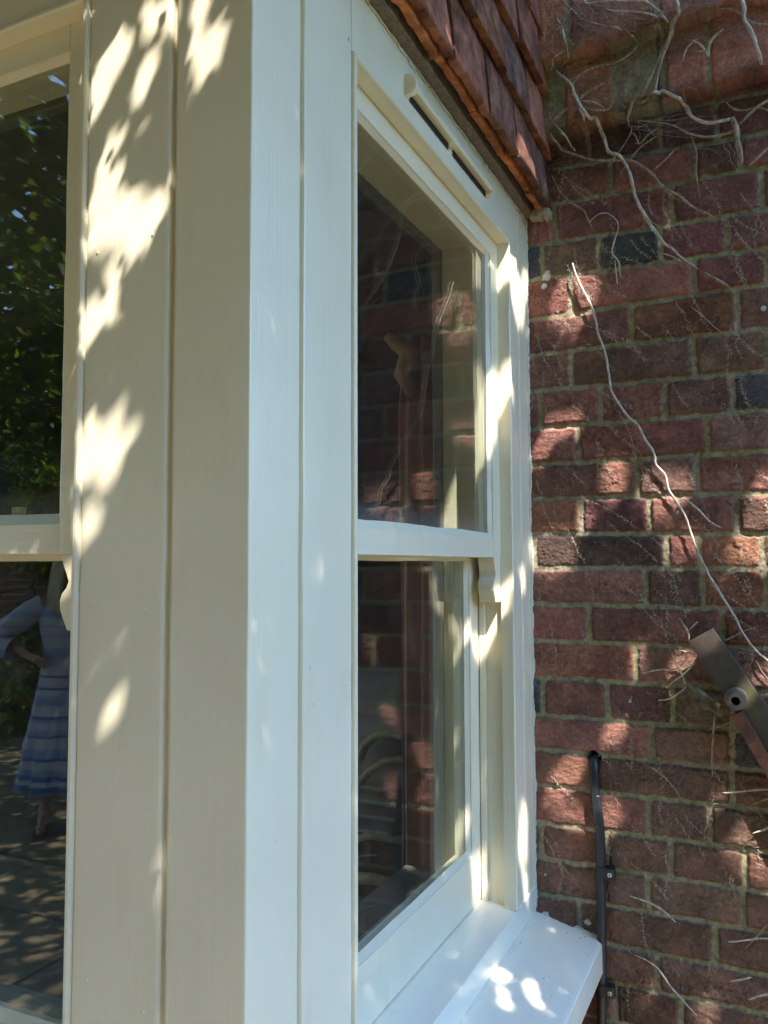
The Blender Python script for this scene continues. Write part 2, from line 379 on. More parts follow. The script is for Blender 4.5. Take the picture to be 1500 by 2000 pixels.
# ================================================================== BAY WINDOW
YF = -1.0435; L = -YF; LF = 2.1
def side(v): return Vector((v.y, YF+v.x, v.z))          # local (u along, w outwards, z)
def front(v): return Vector((-v.x, YF-v.y, v.z))
bay = empty('bay_window', (0, YF, 0)); tag(bay, 'cream painted timber bay window with two sash windows standing out from the brick wall', 'bay window')
ZT = 2.212; U0 = .2285
def lump_edges(o, amp=.0005, sc_=60):
    me = o.data; n = len(me.vertices)
    for v in me.vertices:
        p = v.co; k = float(fbm(np.array([p.x*sc_+p.y*sc_*1.3]), np.array([p.z*sc_*.6]), 2)[0])*amp
        v.co = p + Vector((k, k*.7, 0))
def long_box(mb, u0, u1, w0, w1, z0, z1, bev=.0025, axis='z', n=60):
    """bevelled board subdivided along its length so its edges can wander like brushed paint"""
    a = {'z': (u0, u1, w0, w1), 'u': (w0, w1, z0, z1)}[axis]
    p0, p1, q0, q1 = a; b = bev
    prof = [(p0+b, q0), (p1-b, q0), (p1-b*.3, q0+b*.3), (p1, q0+b), (p1, q1-b), (p1-b*.3, q1-b*.3), (p1-b, q1), (p0+b, q1), (p0+b*.3, q1-b*.3), (p0, q1-b), (p0, q0+b), (p0+b*.3, q0+b*.3)]
    t0, t1 = (z0, z1) if axis == 'z' else (u0, u1); ts = np.linspace(t0, t1, n)
    ph = random.uniform(0, 50)
    def fr(t):
        k1 = float(fbm(np.array([t*18+ph]), np.array([ph]), 3)[0])*.0016; k2 = float(fbm(np.array([t*30+ph]), np.array([ph+9]), 3)[0])*.0008
        e = 0 if t in (ts[0], ts[-1]) else 1
        if axis == 'z': return lambda a_, b_: (a_+k1*e, b_+k2*e, t)
        return lambda a_, b_: (t, a_+k2*e, b_+k1*e)
    mb.prism(prof, [fr(t) for t in ts], smooth=False)

def window_side(mp, Lx, U1, tag_side):
    """one face of the bay: boards, sashes, panes. Lx = length of the face, U1 = far edge of the opening"""
    mz, mu = (M_pz, M_py) if tag_side else (M_pz, M_px)
    B = lambda m_, name, fn, par=bay: (lambda mb: (fn(mb), mb.build(name, m_, par, mp))[1])(MB())
    # boards beside and above the opening
    def boards(mb):
        long_box(mb, .104, U0-.008, -.022, 0, .905 if 0 else .862, 2.33, .0035)
        long_box(mb, .094, .105, -.024, -.0085, .862, 2.33, .001)          # bottom of the groove
        if tag_side:
            long_box(mb, U1+.008, Lx-.078, -.022, 0, .862, 2.33, .0035)
            long_box(mb, Lx-.079, Lx-.067, -.024, -.008, .862, 2.33, .001)
            long_box(mb, Lx-.068, Lx+.012, -.022, -.001, .862, 2.33, .004)
        else:
            long_box(mb, U1+.008, U1+.13, -.022, 0, .862, 2.33, .0035)
            long_box(mb, U1+.139, Lx-.0, -.022, 0, .862, 2.33, .0035)
            long_box(mb, U1+.129, U1+.140, -.024, -.0085, .862, 2.33, .001)
    B(mz, 'casing_board', boards)
    B(mu, 'head_board', lambda mb: long_box(mb, U0-.0085, U1+.0085, -.0225, -.0004, ZT+.0085, 2.33, .001, 'u'))
    # raised bead round the opening, mitred
    prof = [(0, -.021), (0, .0022), (.0018, .0042), (.0052, .0042), (.0072, .0026), (.0079, -.004), (.0079, -.021)]
    def bead(mb):
        a, b, t, z0 = U0, U1, ZT, .913
        pts = [(a, z0, -1, 0), (a, t, -1, 1), (b, t, 1, 1), (b, z0, 1, 0)]
        frames = []
        for i in range(len(pts)):
            pu, pz, su, sz = pts[i]
            frames.append((lambda pu, pz, su, sz: lambda o, w_: (pu+su*o, w_, pz+sz*o))(pu, pz, su, sz))
        mb.prism(prof, frames)
    B(mz, 'staff_bead', bead)
    # box frame: pulley stiles, head lining, parting beads
    def lining(mb):
        e = .012
        for s, uu in ((-1, U0), (1, U1)):
            a, b = sorted((uu+s*e, uu+s*(e+.02))); long_box(mb, a, b, -.145, -.0228, .90, ZT+.02, .001)
            a, b = sorted((uu+s*e+.0005*s, uu+s*(e-.010))); long_box(mb, a, b, -.068, -.0565, .915, ZT+.012, .0018)
        mb.box((U0-.03, -.145, ZT+.012), (U1+.03, -.0228, ZT+.03)); 
        mb.box((U0-.01, -.068, ZT+.002), (U1+.01, -.0565, ZT+.0118), .001)
    B(M_pz, 'sash_box', lining)
    def inner(mb):
        for s, uu in ((-1, U0), (1, U1)):
            a, b = sorted((uu+s*.004, uu+s*.045)); mb.box((a, -.165, .93), (b, -.1455, ZT+.06), .003)
        mb.box((U0-.07, -.165, ZT+.001), (U1+.07, -.1455, ZT+.07), .003)
        mb.box((U0-.09, -.27, .905), (U1+.09, -.115, .932), .005)
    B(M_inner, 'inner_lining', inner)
    def sash(name, w0, z0, z1, st, top, bot, putty_bot, gw):
        face = w0; back = w0-.036
        a, b = U0-.010, U1+.010
        f = MB(); pw = .006
        ga, gb, gz0, gz1 = a+st, b-st, z0+bot, z1-top       # inner edge of the face
        # stiles and rails, butted
        long_box(f, a, ga, back, face, z0, z1, .0012); long_box(f, gb, b, back, face, z0, z1, .0012)
        fr_ = f.build(name, M_pz, bay, mp)
        r = MB(); long_box(r, ga+.0003, gb-.0003, back+.0004, face-.0004, z0, gz0, .0015, 'u', 40); long_box(r, ga+.0003, gb-.0003, back+.0004, face-.0004, gz1, z1, .0015, 'u', 40)
        r.build('rail', mu, fr_, mp)
        # putty fillets: sloping from the face to the glass, slightly uneven
        p = MB(); g = gw; ptop = .006; n = 44
        def strip(A, Bq, inn, wd):
            ph = random.uniform(0, 90); rings = []
            for i in range(n+1):
                t = i/n; u = A[0]+(Bq[0]-A[0])*t; z = A[1]+(Bq[1]-A[1])*t
                kk = wd*(1+.35*float(fbm(np.array([t*9+ph]), np.array([ph]), 3)[0]))
                fce = face-.0012
                uu = u+inn[0]*kk; zz = z+inn[1]*kk
                rings.append([p.bm.verts.new((u-inn[0]*.001, fce, z-inn[1]*.001)), p.bm.verts.new((uu, g+.0004, zz)), p.bm.verts.new((u-inn[0]*.001, g-.001, z-inn[1]*.001))])
            for i in range(n):
                for k in range(3):
                    ff = p.bm.faces.new((rings[i][k], rings[i][(k+1) % 3], rings[i+1][(k+1) % 3], rings[i+1][k]))
            p.bm.faces.new(rings[0]); p.bm.faces.new(rings[-1])
        strip((ga, gz0), (ga, gz1), (1, 0), ptop); strip((gb, gz0), (gb, gz1), (-1, 0), ptop)
        strip((ga, gz1), (gb, gz1), (0, -1), ptop); strip((ga, gz0), (gb, gz0), (0, 1), putty_bot)
        po = p.build('putty', M_pz, fr_, mp)
        q = MB(); q.box((ga-.004, g-.004, gz0-.004), (gb+.004, g, gz1+.004)); q.build('pane', M_glass, fr_, mp)
        return fr_, a, ga, gb, b
    up, a, ga, gb, b = sash('upper_sash', -.021, 1.583, ZT+.008, .055, .042, .036, .012, -.031)
    lo, *_ = sash('lower_sash', -.0695, .922, 1.618, .055, .036, .095, .010, -.081)
    # horns under the stiles of the upper sash
    for s, e in ((1, a), (-1, b)):
        def horn(mb):
            prof = [(0, 1.5832), (.050, 1.5832), (.049, 1.572), (.043, 1.560), (.040, 1.552), (.043, 1.545), (.050, 1.538), (.0525, 1.530), (.052, 1.520), (.047, 1.509), (.043, 1.5015), (.041, 1.497), (0, 1.497)]
            pr = [(e+s*u, z) for u, z in prof]
            mb.prism(pr, [lambda u, z: (u, -.0216, z), lambda u, z: (u, -.0545, z)])
        h = B(M_pz, 'horn', horn, up)
        bv = h.modifiers.new('bevel', 'BEVEL'); bv.width = .0012; bv.segments = 2; bv.limit_method = 'ANGLE'
    return up, lo
window_side(side, L, L-.15, True)
window_side(front, LF, 1.28, False)

# corner post, one piece with its two outer faces
mb = MB(); prof = [(-.094, YF), (-.002, YF), (-.0006, YF+.0006), (0, YF+.002), (0, YF+.094), (-.03, YF+.094), (-.03, YF+.03), (-.094, YF+.03)]
zs = np.linspace(.862, 2.345, 90)
def cfr(z):
    k = float(fbm(np.array([z*14]), np.array([3.]), 3)[0])*.0018; k2 = float(fbm(np.array([z*17+8]), np.array([5.]), 3)[0])*.0018
    return lambda a, b: (a+(k if a < -.05 else 0)+float(fbm(np.array([z*40]), np.array([30.]), 2)[0])*.0006*(a > -.003), b+(k2 if b > YF+.05 else 0), z)
mb.prism(prof, [cfr(z) for z in zs]); mb.build('corner_post', M_pz, bay)
# sub sill and projecting sill, mitred round the corner
def sill_frames():
    LFX = -LF
    return [lambda w_, z: (w_, .004, z), lambda w_, z: (w_, YF-w_, z), lambda w_, z: (LFX, YF-w_, z)]
def sill_frames_sub(w1):
    return [lambda w_, z: (w_, -.010, z), lambda w_, z: (w_, YF-w_, z), lambda w_, z: (-LF, YF-w_, z)]
mb = MB(); mb.prism([(-.2, .870), (.0012, .8615), (.0022, .863), (.0022, .909), (.0008, .9115), (-.066, .9205), (-.2, .9215)], sill_frames_sub(0)); ss = mb.build('sub_sill', M_sill, bay)
mb = MB(); mb.prism([(-.2, .80), (-.2, .868), (.001, .8605), (.130, .8305), (.1345, .8285), (.137, .8255), (.1372, .772), (.1355, .768), (.131, .7665), (.1, .765)], sill_frames()); mb.build('sill', M_sill, bay)
# plinth under the sill and inside
mb = MB(); mb.box((-LF, YF+.05, 0), (-.05, YF+.25, .80)); mb.box((-.25, YF+.25, 0), (-.05, .0, .80)); mb.build('plinth', simple('plinth_brick', (.13, .06, .04), .9, .4, 12, .6), bay)
# batten above the boards, bare weathered wood
mb = MB()
for (u0, u1, mp_) in ((0, L-.012, side), ):
    t = MB(); long_box(t, -.02, L-.014, -.02, .0205, 2.3125, 2.345, .002, 'u', 80); bt = t.build('batten', M_wood, bay, side)
mb.bm.free()
t = MB(); long_box(t, 0.0, LF, -.02, .0205, 2.3125, 2.345, .002, 'u', 40); t.build('batten', M_wood, bay, front)
# ragged paint and filler line along the batten and along the brickwork
fl = MB()
for i in range(260):
    u = .02+i/260*(L-.03); 
    if random.random() < .72:
        r = random.uniform(.0018, .0042)*(1.6 if random.random() < .12 else 1); h = random.uniform(.6, 1.3)
        fl.box((u-r*1.6, .0004, 2.3125-r*h), (u+r*1.6, .0028, 2.3128+r*.7), .0008)
for i in range(420):
    z = .87+i/420*(2.31-.87)
    r = random.uniform(.0012, .0034)+max(0, float(fbm(np.array([z*22.]), np.array([7.]), 3)[0]))*.008
    fl.box((L-.009-r*.3, -.004, z-r*1.6), (L-.0015+r*.4, .0005+r*.9, z+r*1.6), .0009)
for i in range(60):
    w_ = .004+i/60*.130; z = .8605-(w_)*.236
    fl.box((L-.006-random.uniform(0, .003), w_-.003, z), (L+.002, w_+.003, z+random.uniform(.001, .0028)), .0006)
fl.build('paint_line', simple('filler', (.66, .65, .56), .6, .1), bay, side)
fil = simple('chipped_primer', (.30, .31, .25), .8, .2)
# trickle vent over the side window
ve = MB()
u0, u1 = YF*0+(L-.652), L-.285
prof = [(-.0003, 2.2595), (.013, 2.2575), (.0150, 2.2600), (.0145, 2.2655), (.010, 2.2715), (.004, 2.2745), (-.0003, 2.2755)]
ve.prism(prof, [(lambda u: lambda a, b: (u, a, b))(u) for u in np.linspace(u0, u1, 20)], smooth=False)
vent = ve.build('vent_hood', M_py, bay, side)
for uu in (u0-.004, u1-.004):
    c = MB(); c.prism([(-.0003, 2.250), (.011, 2.2515), (.0168, 2.257), (.0172, 2.266), (.014, 2.275), (.007, 2.280), (-.0003, 2.281)], [(lambda u: lambda a, b: (u, a, b))(uu), (lambda u: lambda a, b: (u, a, b))(uu+.010)])
    c.build('end_cap', M_py, vent, side)
c = MB(); c.box((u0+.012, .0006, 2.2485), (u0+.17, .0014, 2.2588)); c.box((u0+.192, .0006, 2.2485), (u1-.004, .0014, 2.2588)); c.build('vent_slot', M_dark, vent, side)
# small dents and marks
mk = MB(); mk.box((.2095-.001, .0002, 2.2260), (.2115, .0006, 2.2310), .0003); mk.box((.119, .0002, 1.4545), (.1195, .0005, 1.4590)); mk.build('paint_chip', fil, bay, side)
# filled nail heads, barely proud of the paint
nh = MB()
for zz in (1.02, 1.42, 1.83, 2.24):
    for uu in (.128, .205, .945): 
        cz = zz+random.uniform(-.02, .02); cu = uu+random.uniform(-.004, .004); r = .0026
        nh.poly([(cu+r*math.cos(a*math.pi/5), -.0002, cz+r*math.sin(a*math.pi/5)) for a in range(10)]+[(cu+r*.6*math.cos(a*math.pi/5), .0009, cz+r*.6*math.sin(a*math.pi/5)) for a in range(10)], [(i, (i+1) % 10, 10+(i+1) % 10, 10+i) for i in range(10)]+[tuple(range(10, 20))], smooth=True)
nh.build('nail_filler', M_pz, bay, side)
nh = MB()
for zz in (1.12, 1.52, 1.93):
    for uu in (.125, .200):
        cz = zz+random.uniform(-.02, .02); cu = uu+random.uniform(-.004, .004); r = .0026
        nh.poly([(cu+r*math.cos(a*math.pi/5), -.0002, cz+r*math.sin(a*math.pi/5)) for a in range(10)]+[(cu+r*.6*math.cos(a*math.pi/5), .0009, cz+r*.6*math.sin(a*math.pi/5)) for a in range(10)], [(i, (i+1) % 10, 10+(i+1) % 10, 10+i) for i in range(10)]+[tuple(range(10, 20))], smooth=True)
nh.build('nail_filler', M_pz, bay, front)
# grit and leaf crumbs lying on the sill
gr = MB()
for k in range(26):
    xx = random.uniform(.006, .125); yy = random.uniform(-.62, -.02) if k % 3 else random.uniform(-.10, -.012); zz = .8605-(xx-.001)*.2326+.0004; r = random.uniform(.0005, .0016)
    a0 = random.uniform(0, 3); gr.poly([(xx+r*math.cos(a0+i*1.26)*random.uniform(.6, 1.5), yy+r*math.sin(a0+i*1.26)*random.uniform(.6, 1.5), zz) for i in range(5)]+[(xx, yy, zz+r*.7)], [(i, (i+1) % 5, 5) for i in range(5)])
tag(gr.build('grit', simple('dry_crumbs', (.10, .075, .05), .9, .3, 50, 0), bay), kind='stuff')
# sash fasteners on the meeting rails
def fastener(mp, u, name='sash_stop'):
    f = MB(); f.box((u-.009, -.066, 1.6185), (u+.009, -.0575, 1.643), .001); f.box((u-.009, -.0655, 1.6185), (u+.009, -.045, 1.6205), .0005)
    f.build(name, M_brass, bay, mp)
fastener(side, .50); fastener(front, .385)
# bay roof and inside ceiling
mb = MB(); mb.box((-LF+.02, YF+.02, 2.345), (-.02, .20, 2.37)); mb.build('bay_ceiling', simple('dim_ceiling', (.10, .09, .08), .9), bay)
mb = MB(); mb.box((-LF, YF, 2.37), (-.03, .20, 3.05), .004); mb.build('bay_roof', simple('lead', (.16, .16, .17), .6), bay)

# ================================================================== HUNG TILES
tl = empty('tile_hanging', (0, YF, 2.33)); tag(tl, 'weathered red clay tiles hung in overlapping courses above the bay window', 'hung tiles')
TC = [(.25, .105, .068), (.20, .092, .064), (.27, .11, .068), (.15, .08, .06), (.26, .155, .115), (.29, .13, .075)]
def tile_run(name, mp, Lx, z, wb, lean, h=.17, colf=None, thick=.013, tw=.165, start=0, par=tl, gap=.003):
    mb = MB(); u = -.02-start
    if Lx > 1.5: u = -.06-start
    while u < Lx-.004:
        a = u+gap*.5; b = min(u+tw-gap*.5, Lx-.003)
        if b-a > .02:
            c = random.choice(TC); k = random.uniform(.8, 1.2); c = tuple(x*k for x in c)
            if colf: c = tuple(x*k for x in colf)
            dz = random.gauss(0, .0025); dw = random.gauss(0, .0018); sk = random.gauss(0, .006); l2 = lean+random.gauss(0, .012); cam_ = random.uniform(.001, .003)
            nu, nh = 16, 14; bm = mb.bm; g = [[None]*(nh+1) for _ in range(nu+1)]; gi = [[None]*(nh+1) for _ in range(nu+1)]
            ph = random.uniform(0, 99)
            for i in range(nu+1):
                for j in range(nh+1):
                    s = i/nu; t = j/nh; uu = a+(b-a)*s
                    edge = (float(fbm(np.array([uu*90+ph]), np.array([ph]), 3)[0])*.010 if j == 0 else 0)
                    zz = z+dz+sk*(s-.5)*.16+t*h+edge
                    ww = wb+dw-l2*(t*h)+cam_*(1-(2*s-1)**2)+float(fbm(np.array([uu*50+ph]), np.array([t*9+ph]), 3)[0])*.0032
                    dirt = 1+float(fbm(np.array([uu*30+ph]), np.array([t*5+ph]), 3)[0])*1.7
                    cc = tuple(max(.02, x*dirt) for x in c)
                    v = bm.verts.new((uu, ww, zz)); v[mb.cl] = (*cc, 1); g[i][j] = v
                    v = bm.verts.new((uu, ww-thick, zz+.0005)); v[mb.cl] = (*[x*.8 for x in cc], 1); gi[i][j] = v
            for i in range(nu):
                for j in range(nh):
                    f = bm.faces.new((g[i][j], g[i+1][j], g[i+1][j+1], g[i][j+1])); f.smooth = True
                    f = bm.faces.new((gi[i][j], gi[i][j+1], gi[i+1][j+1], gi[i+1][j])); f.smooth = True
                bm.faces.new((g[i][0], gi[i][0], gi[i+1][0], g[i+1][0]))
            for j in range(nh):
                bm.faces.new((g[0][j], g[0][j+1], gi[0][j+1], gi[0][j])); bm.faces.new((g[nu][j], gi[nu][j], gi[nu][j+1], g[nu][j+1]))
        u += tw
    return mb.build(name, M_tile, par, mp)
for k in range(6):
    z = 2.3215+k*.1135; wb = .0575 if k == 0 else .0635
    st = .08*(k % 2)+.03
    tile_run('tile_course', side, L-.004, z, wb, .105, start=st)
    tile_run('tile_course', front, LF, z, wb, .105, start=st)
tile_run('undercloak', side, L-.006, 2.3175, .0385, -.02, h=.09, colf=(.42, .15, .06), thick=.011, start=.05, gap=.004)
tile_run('undercloak', front, LF, 2.3175, .0385, -.02, h=.09, colf=(.42, .15, .06), thick=.011, start=.05)
mb = MB(); mb.box((.01, -.02, 2.345), (L-.02, .022, 2.44)); mb.build('backing', M_dark, tl, side)
# mortar fillet where tiles meet the wall
mb = MB()
for i in range(14):
    mb.box((L-.030+random.uniform(-.004, .004), .012+i*.0028, 2.305+random.uniform(-.003, .003)), (L-.002, .020+i*.0028, 2.322+random.uniform(0, .004)), .002)
mb.build('mortar_fillet', simple('mortar', tuple(MORTAR), .9, .2, 60, .5), tl, side)

# ================================================================== DEAD CLIMBER, TWIGS, CABLE, BRACKET ON THE WALL
ORG = {'A': (1030, 300), 'B': (1030, 740), 'C': (1030, 1180), 'D': (1030, 1540), 'E': (1030, 0)}
def wall_y(x, z):
    if z > 2.614+.045*(x-.095): return -.089
    if z > 2.471+.088*(x-.092): return -.054
    return -.009
def trace(frame, pts, r, lift=0.0):
    """points read off the wall, turned into places just in front of the brickwork"""
    if isinstance(frame, str): seq = [(ORG[frame], p) for p in pts]
    else: seq = [(ORG[f], p) for f, p in zip(frame, pts)]
    out = []
    for (ox, oy), (X, Y) in seq:
        px, py = ox+X/3.191, oy+Y/3.191
        y = -.012
        for _ in range(2):
            q = P(px, py, 'y', y); y = wall_y(q[0], q[2])-lift
        out.append(P(px, py, 'y', y))
    n = len(out); rr = list(r) if hasattr(r, '__len__') else [r]*n
    if len(rr) != n: rr = list(np.interp(np.linspace(0, 1, n), np.linspace(0, 1, len(rr)), rr))
    out = np.array(out); V = []; RR = []
    for i in range(n-1):
        p0 = out[max(i-1, 0)]; p1 = out[i]; p2 = out[i+1]; p3 = out[min(i+2, n-1)]
        m = max(3, int(np.linalg.norm(p2-p1)/.006))
        for k in range(m):
            t = k/m; t2, t3 = t*t, t*t*t
            V.append(.5*((2*p1)+(-p0+p2)*t+(2*p0-5*p1+4*p2-p3)*t2+(-p0+3*p1-3*p2+p3)*t3)); RR.append(rr[i]+(rr[i+1]-rr[i])*t)
    V.append(out[-1]); RR.append(rr[-1]*.6)
    V = np.array(V); RR = np.array(RR)*.00029
    ph = random.uniform(0, 90); s = np.arange(len(V))*.22
    V[:, 0] += fbm(s+ph, s*0+ph, 3)*.0035; V[:, 2] += fbm(s+ph+40, s*0+ph, 3)*.0035; V[:, 1] += fbm(s*.5+ph+80, s*0, 3)*.006-RR
    wy = np.array([wall_y(a[0], a[2]) for a in V]); wy = np.array([wy[max(0, i-3):i+4].min() for i in range(len(wy))])
    V[:, 1] = np.minimum(V[:, 1], wy+.004-RR*.6)
    RR = RR*(1+.45*fbm(s*2+ph, s*0+3, 3)); 
    return V, np.maximum(RR, .0005)
def stem_mesh(mb, frame, pts, r, lift=0.0):
    V, RR = trace(frame, pts, r, lift); mb.tube(V, RR, 8, lump=.10)
    # little broken side spurs
    for i in range(6, len(V)-4, 17):
        if random.random() < .35 and RR[i] > .0011:
            d = Vector((random.uniform(-1, 1), random.uniform(-.5, -.1), random.uniform(-1, 1))).normalized(); p = Vector(V[i])
            mb.tube([p, p+d*.006, p+d*random.uniform(.010, .02)+Vector((0, 0, random.uniform(-.004, .004)))], [RR[i]*.55, RR[i]*.4, .0004], 5)
cl = empty('dead_climber', (.24, -.05, 2.5)); tag(cl, 'dead woody climber with twisted main stem and bleached branches spreading over the projecting brick courses', 'dead climber')
CL = [('E', [(1020, 0), (965, 110), (920, 180), (880, 270), (830, 380), (790, 470), (740, 560), (690, 650), (655, 740), (640, 790)], [9, 12, 18, 17, 17, 19, 20, 20, 14, 6], .010, M_stem),
 ('E', [(960, 120), (915, 160), (880, 240), (840, 370), (815, 480), (795, 580), (770, 640)], [6, 12, 12, 12, 11, 10, 5], .018, M_stem),
 ('E', [(775, 575), (800, 575), (850, 600), (920, 640), (990, 665), (1005, 700), (1050, 745), (1130, 768), (1200, 760), (1280, 742)], [10, 11, 11, 11, 11, 12, 10, 10, 10, 9], .020, M_stem2),
 ('E', [(1275, 745), (1300, 800), (1310, 880), (1325, 960), (1338, 1025)], [16, 19, 18, 19, 9], .022, M_stem),
 ('E', [(1320, 780), (1380, 720), (1440, 670), (1540, 610)], [8, 9, 9, 9], .020, M_stem),
 ('E', [(1300, 815), (1200, 850), (1100, 855), (1000, 830), (930, 790), (840, 765), (690, 758)], [9, 8, 7, 6, 5, 4, 3], .016, M_stem),
 ('E', [(1240, 640), (1280, 680), (1350, 690), (1440, 670), (1530, 705)], [5, 6, 6, 6, 5], .012, M_stem),
 ('E', [(925, -40), (928, 0), (945, 60), (945, 130)], [12, 12, 11, 9], .014, M_stem2),
 ('E', [(300, -30), (345, 0), (380, 25), (470, 10), (640, 15), (740, 15), (800, 60), (850, 90)], [7, 7, 7, 6, 7, 7, 8, 4], .008, M_stem2),
 ('E', [(480, 60), (560, 75), (700, 80), (780, 95), (840, 140), (890, 185)], [4, 6, 6, 7, 8, 7], .008, M_stem2),
 ('E', [(783, 60), (785, 140), (800, 215)], [6, 6, 3], .009, M_stem),
 ('E', [(715, 690), (760, 660), (800, 630), (835, 628)], [7, 9, 9, 6], .014, M_stem),
 ('E', [(630, 725), (560, 690), (480, 690), (400, 685), (300, 675), (240, 690), (200, 720), (150, 755), (138, 700)], [8, 8, 7, 7, 7, 7, 8, 8, 5], .008, M_stem),
 (['E']*12+['A']*10, [(180, 440), (240, 500), (275, 540), (290, 590), (320, 650), (370, 720), (440, 780), (480, 870), (510, 950), (570, 970), (610, 1020), (640, 1085),
   (655, 180), (690, 310), (740, 400), (790, 480), (850, 560), (900, 590), (935, 625), (990, 670), (1030, 695), (1068, 722)], [7, 10, 12, 13, 13, 13, 14, 13, 12, 11, 11, 11, 11, 11, 11, 10, 9, 8, 7, 6, 4, 2], .012, M_stem2),
 ('E', [(690, 285), (650, 330), (560, 390), (440, 420), (350, 455), (300, 500), (285, 545)], [6, 8, 8, 8, 8, 8, 9], .010, M_stem),
 ('E', [(320, 640), (350, 600), (420, 555), (480, 518)], [9, 9, 8, 6], .012, M_stem),
 ('E', [(330, 632), (400, 635), (450, 655), (482, 682)], [5, 5, 5, 3], .010, M_stem2),
 ('E', [(325, 680), (350, 730), (360, 785)], [8, 9, 5], .014, M_stem2),
 (['E']*9+['A']*6, [(160, 865), (200, 930), (300, 970), (400, 995), (560, 1000), (650, 1005), (720, 1040), (780, 1085), (800, 1110), (830, 195), (900, 240), (960, 275), (1040, 340), (1120, 375), (1177, 417)], [6, 9, 9, 9, 9, 9, 8, 8, 8, 8, 7, 7, 6, 5, 3], .008, M_stem),
 ('E', [(660, 830), (680, 860), (700, 900), (740, 850), (810, 795)], [5, 6, 5, 5, 3], .014, M_stem),
 ('E', [(650, 790), (640, 840), (610, 890), (560, 962)], [5, 5, 4, 3], .012, M_stem),
 ('E', [(805, 848), (760, 880), (700, 925), (650, 980), (600, 1050), (575, 1085)], [3, 5, 5, 4, 4, 3], .010, M_stem),
 ('E', [(200, -20), (240, 30), (290, 80), (330, 125), (420, 150), (500, 165), (560, 175), (610, 215), (660, 260), (700, 272)], [6, 7, 7, 8, 7, 7, 7, 7, 6, 3], .010, M_stem)]
tg = MB()
for k in range(150):
    # fine dead roots wandering out of the shadow line and the tile ends
    X0, Y0_ = (random.uniform(150, 640), random.uniform(330, 640)) if k % 3 == 0 else ((random.uniform(300, 1300), random.gauss(700, 160)) if k % 9 == 1 else (random.uniform(150, 900), random.uniform(10, 300)))
    a0 = random.uniform(-.6, 1.4); P_ = [(X0, Y0_)]
    for _ in range(random.randint(4, 8)): a0 += random.gauss(0, .45); P_.append((P_[-1][0]+math.cos(a0)*24, P_[-1][1]+math.sin(a0)*24))
    V_, RR_ = trace('E', P_, [random.uniform(1.6, 3.4), 1.5], random.uniform(.004, .016)); tg.tube(V_, RR_, 5)
tag(tg.build('fine_roots', M_stem, cl), kind='stuff')
for fr_, pts, r, lift, m in CL:
    mb = MB(); stem_mesh(mb, fr_, pts, r, lift); mb.build('branch', m, cl)
